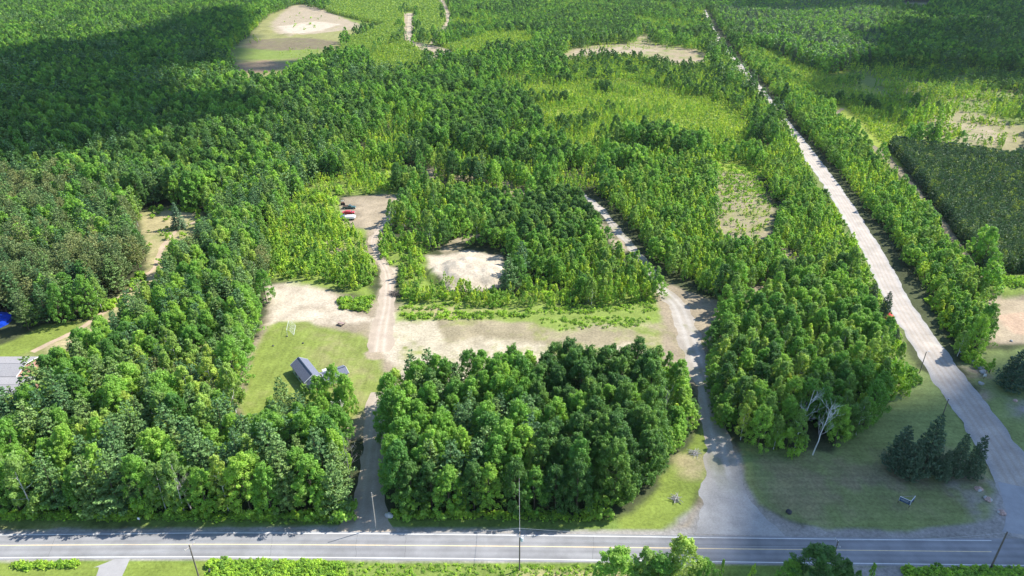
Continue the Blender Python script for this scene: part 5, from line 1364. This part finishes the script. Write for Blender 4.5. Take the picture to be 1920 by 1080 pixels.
# ------------------------------------------------------------------ vehicles
M['greenpaint'] = pmat('dark_green_car_paint', (.045, .12, .10), .3, .2, var=.05, spec=.6)
M['redpaint'] = pmat('faded_red_car_paint', (.58, .05, .06), .35, .1, var=.05, spec=.5)
M['bluepaint'] = pmat('blue_car_paint', (.10, .19, .38), .35, .1, var=.05, spec=.5)
M['tyre'] = pmat('black_rubber', (.02, .02, .02), .8); M['rust'] = pmat('rusty_brown_metal', (.16, .08, .05), .8, var=.4)
M['tarp'] = pmat('white_tarpaulin', (.82, .82, .82), .6, var=.04, bump=.2)
def car(px_, py_, rz, paint, L, label, pickup, name, cat):
    x, y = G(px_, py_); root = empty(name, (x, y, 0), rz, label, cat, 'vehicles parked in the sandy lot')
    W = 1.9; h = L / 2
    if pickup:
        prof = [(-h, .5), (h, .5), (h, 1.0), (h - 1.5, 1.12), (-.3, 1.12), (-h, 1.1)]
        cab = [(h - 1.75, 1.1), (h - 2.35, 1.78), (-.05, 1.8), (-.3, 1.1)]
    else:
        prof = [(-h, .42), (h, .42), (h, .82), (h - 1.3, .98), (-h + .9, 1.0), (-h, .9)]
        cab = [(h - 1.25, .96), (h - 2.1, 1.42), (-h + 1.5, 1.44), (-h + .75, .98)]
    b = MB().prism([(a_, z_) for a_, z_ in prof], -W / 2, W / 2).build('body', M[paint], root, bevel=.05)
    if pickup:
        MB().box((-h / 2 - .25, 0, 1.13), (h - .75, W - .3, .02)).build('truck_bed', M['rust'], root)
        for s_ in (-1, 1): MB().box((-h / 2 - .2, s_ * (W / 2 - .07), 1.27), (h - .5, .08, .3)).build('bed_side', M[paint], root)
    c_ = MB().prism(cab, -W / 2 + .12, W / 2 - .12).build('cabin', M[paint], root, bevel=.04)
    k = cab; mb = MB()
    for s_ in (-1, 1):
        y_ = s_ * (W / 2 - .11); zz = [(k[0][0] - .28, k[0][1] + .1), (k[1][0] - .02, k[1][1] - .12), (k[2][0] + .12, k[2][1] - .12), (k[3][0] + .3, k[3][1] + .1)]
        mb.prism(zz, y_, y_ + s_ * .02)
    mb.build('side_windows', M['glass'], c_)
    wx = [(k[0][0] + .02, k[0][1] + .05), (k[1][0] + .04, k[1][1] - .08), (k[1][0] + .07, k[1][1] - .08), (k[0][0] + .05, k[0][1] + .05)]
    MB().prism(wx, -W / 2 + .25, W / 2 - .25).build('windscreen', M['glass'], c_)
    for a_ in (-h + .95, h - .95):
        for s_ in (-1, 1):
            w = MB().tube([(a_, s_ * (W / 2 - .22), .36), (a_, s_ * (W / 2 + .02), .36)], .36, 16).build('wheel', M['tyre'], root)
            MB().tube([(a_, s_ * (W / 2 + .02), .36), (a_, s_ * (W / 2 + .04), .36)], .2, 12).build('rim', M['steel'], w)
    for s_ in (-.7, .7): MB().box((h + .01, s_, .78), (.06, .34, .16)).build('headlight', M['insul'], root)
    MB().box((h + .04, 0, .5), (.12, W - .1, .16)).build('bumper', M['steel'], root)
car(655, 391, R(2), 'greenpaint', 6.0, 'dark green pickup truck at the back of the sandy lot', True, 'pickup_truck', 'pickup truck')
car(654, 400.5, R(3), 'redpaint', 5.6, 'faded red car parked between the green pickup and white trailer', False, 'red_car', 'car')
x, y = G(657, 411); root = empty('flatbed_trailer', (x, y, 0), R(2), 'trailer under a white tarpaulin in front of the red car', 'trailer')
MB().prism([(-2.6, .7), (2.3, .7), (2.4, 1.5), (1.2, 1.75), (-1.5, 1.7), (-2.6, 1.3)], -1.5, 1.3).build('tarpaulin', M['tarp'], root, bevel=.08)
for a_ in (-.5, .5):
    for s_ in (-1.2, 1.1): MB().tube([(a_, s_, .33), (a_, s_ + .18, .33)], .33, 14).build('wheel', M['tyre'], root)
MB().box((0, -.1, .58), (4.6, 2.2, .12)).build('deck', M['rust'], root)
car(640, 408, R(80), 'bluepaint', 3.4, 'small blue car half hidden left of the white tarpaulin', False, 'blue_car', 'car')
x, y = G(643, 384); root = empty('old_machine', (x, y, 0), .3, 'rusty old machine with pale frame left of the green pickup', 'machine', 'vehicles parked in the sandy lot')
MB().box((0, 0, .9), (1.6, 1.2, .9)).build('engine', M['rust'], root, bevel=.08)
MB().tube([(-.7, -.5, .5), (-.7, -.5, 2.1), (.5, -.5, 2.1), (.7, -.5, .9)], .06, 6).tube([(-.7, .5, .5), (-.7, .5, 2.1), (.5, .5, 2.1), (.7, .5, .9)], .06, 6).build('roll_frame', M['trim'], root)
for a_ in (-.6, .6):
    for s_ in (-.8, .62): MB().tube([(a_, s_, .45), (a_, s_ + .18, .45)], .45, 14).build('wheel', M['tyre'], root)

# ------------------------------------------------------------------ clouds that cast the drifting shadows (high above and to the sun's side)
m, nt, b = nmat('cloud_vapour')
tr = nt.nodes.new('ShaderNodeBsdfTransparent'); df = nt.nodes.new('ShaderNodeBsdfDiffuse'); df.inputs[0].default_value = (.9, .9, .92, 1)
mx = nt.nodes.new('ShaderNodeMixShader'); mx.inputs[0].default_value = .9
nt.links.new(tr.outputs[0], mx.inputs[1]); nt.links.new(df.outputs[0], mx.inputs[2]); nt.links.new(mx.outputs[0], nt.nodes['Material Output'].inputs['Surface'])
M['cloud'] = m
def cloud(poly, alt, r0, r1, n, seed, label, ztop=15):
    w = GP(poly, ztop); rg = np.random.default_rng(seed)
    off = SUNV * (alt / SUNV.z)
    bm0 = bmesh.new(); bmesh.ops.create_icosphere(bm0, subdivisions=2, radius=1)
    bv = np.array([v.co[:] for v in bm0.verts]); bf = np.array([[v.index for v in f.verts] for f in bm0.faces]); bm0.free()
    Vs = []; Fs = []; c = 0; x0, y0 = w.min(0); x1, y1 = w.max(0); tries = 0
    while c < n and tries < 40000:
        tries += 1
        x, y = rg.uniform(x0, x1), rg.uniform(y0, y1)
        d = sdpoly(np.array([x]), np.array([y]), w)[0]
        r = rg.uniform(r0, r1)
        if d < r * .35: continue
        k = 1 + .25 * (vnoise(bv[:, 0] * 2 + c, bv[:, 1] * 2 + bv[:, 2] * 1.7, .8, c) - .5)
        z = alt + rg.uniform(-.4, .6) * r
        o_ = SUNV * (z / SUNV.z)
        Vs.append(bv * (k * r)[:, None] * np.array([1, 1, .6]) + np.array([x + o_.x, y + o_.y, z])); Fs.append(bf + c * len(bv)); c += 1
    me = mesh_np('cloud', np.concatenate(Vs), np.concatenate(Fs), M['cloud'], smooth=True)
    o = link(bpy.data.objects.new('cloud', me)); tag(o, kind='structure'); o['label'] = label
    return o
cloud(P(-120,110, 60,68, 100,75, 150,75, 200,62, 300,38, 400,8, 432,12, 436,60, 420,100, 405,118, 300,112, 215,130, 225,165, 300,175, 412,158, 405,200, 333,232, 233,242, 133,247, 83,278, -120,310), 1300, 18, 44, 470, 1, 'cloud shading the upper left forest')
cloud(P(440,88, 540,84, 620,88, 560,100, 450,102), 1300, 6, 14, 26, 4, 'thin cloud shading the far field')
cloud(P(1585,58, 1700,45, 1745,22, 1690,8, 1480,14, 1330,12, 1340,-30, 2300,-30, 2100,135, 1850,128, 1680,118, 1640,95), 1300, 20, 60, 650, 2, 'cloud shading the upper right forest')
cloud(P(1510,110, 1600,108, 1700,128, 1720,165, 1690,190, 1600,180, 1540,150), 1300, 10, 24, 40, 5, 'cloud shading the upper right young growth')
cloud(P(1330,1200, 1325,1000, 1405,975, 1440,910, 1400,860, 1415,800, 1470,738, 1560,690, 1720,684, 1790,700, 1860,630, 2100,590, 2300,1200), 1300, 7, 18, 800, 3, 'cloud shading the road corner')
m, nt, b = nmat('thin_air')
nt.nodes.remove(b); pv = nt.nodes.new('ShaderNodeVolumePrincipled'); pv.inputs['Color'].default_value = (.80, .90, 1, 1); pv.inputs['Density'].default_value = HAZE; pv.inputs['Anisotropy'].default_value = .2
nt.links.new(pv.outputs[0], nt.nodes['Material Output'].inputs['Volume'])
hz = MB().box((0, 4400, 61), (18200, 15400, 126)).build('haze', m); tag(hz, 'thin summer haze over the far forest', 'haze', None, 'stuff')
print('objects', len(bpy.data.objects))
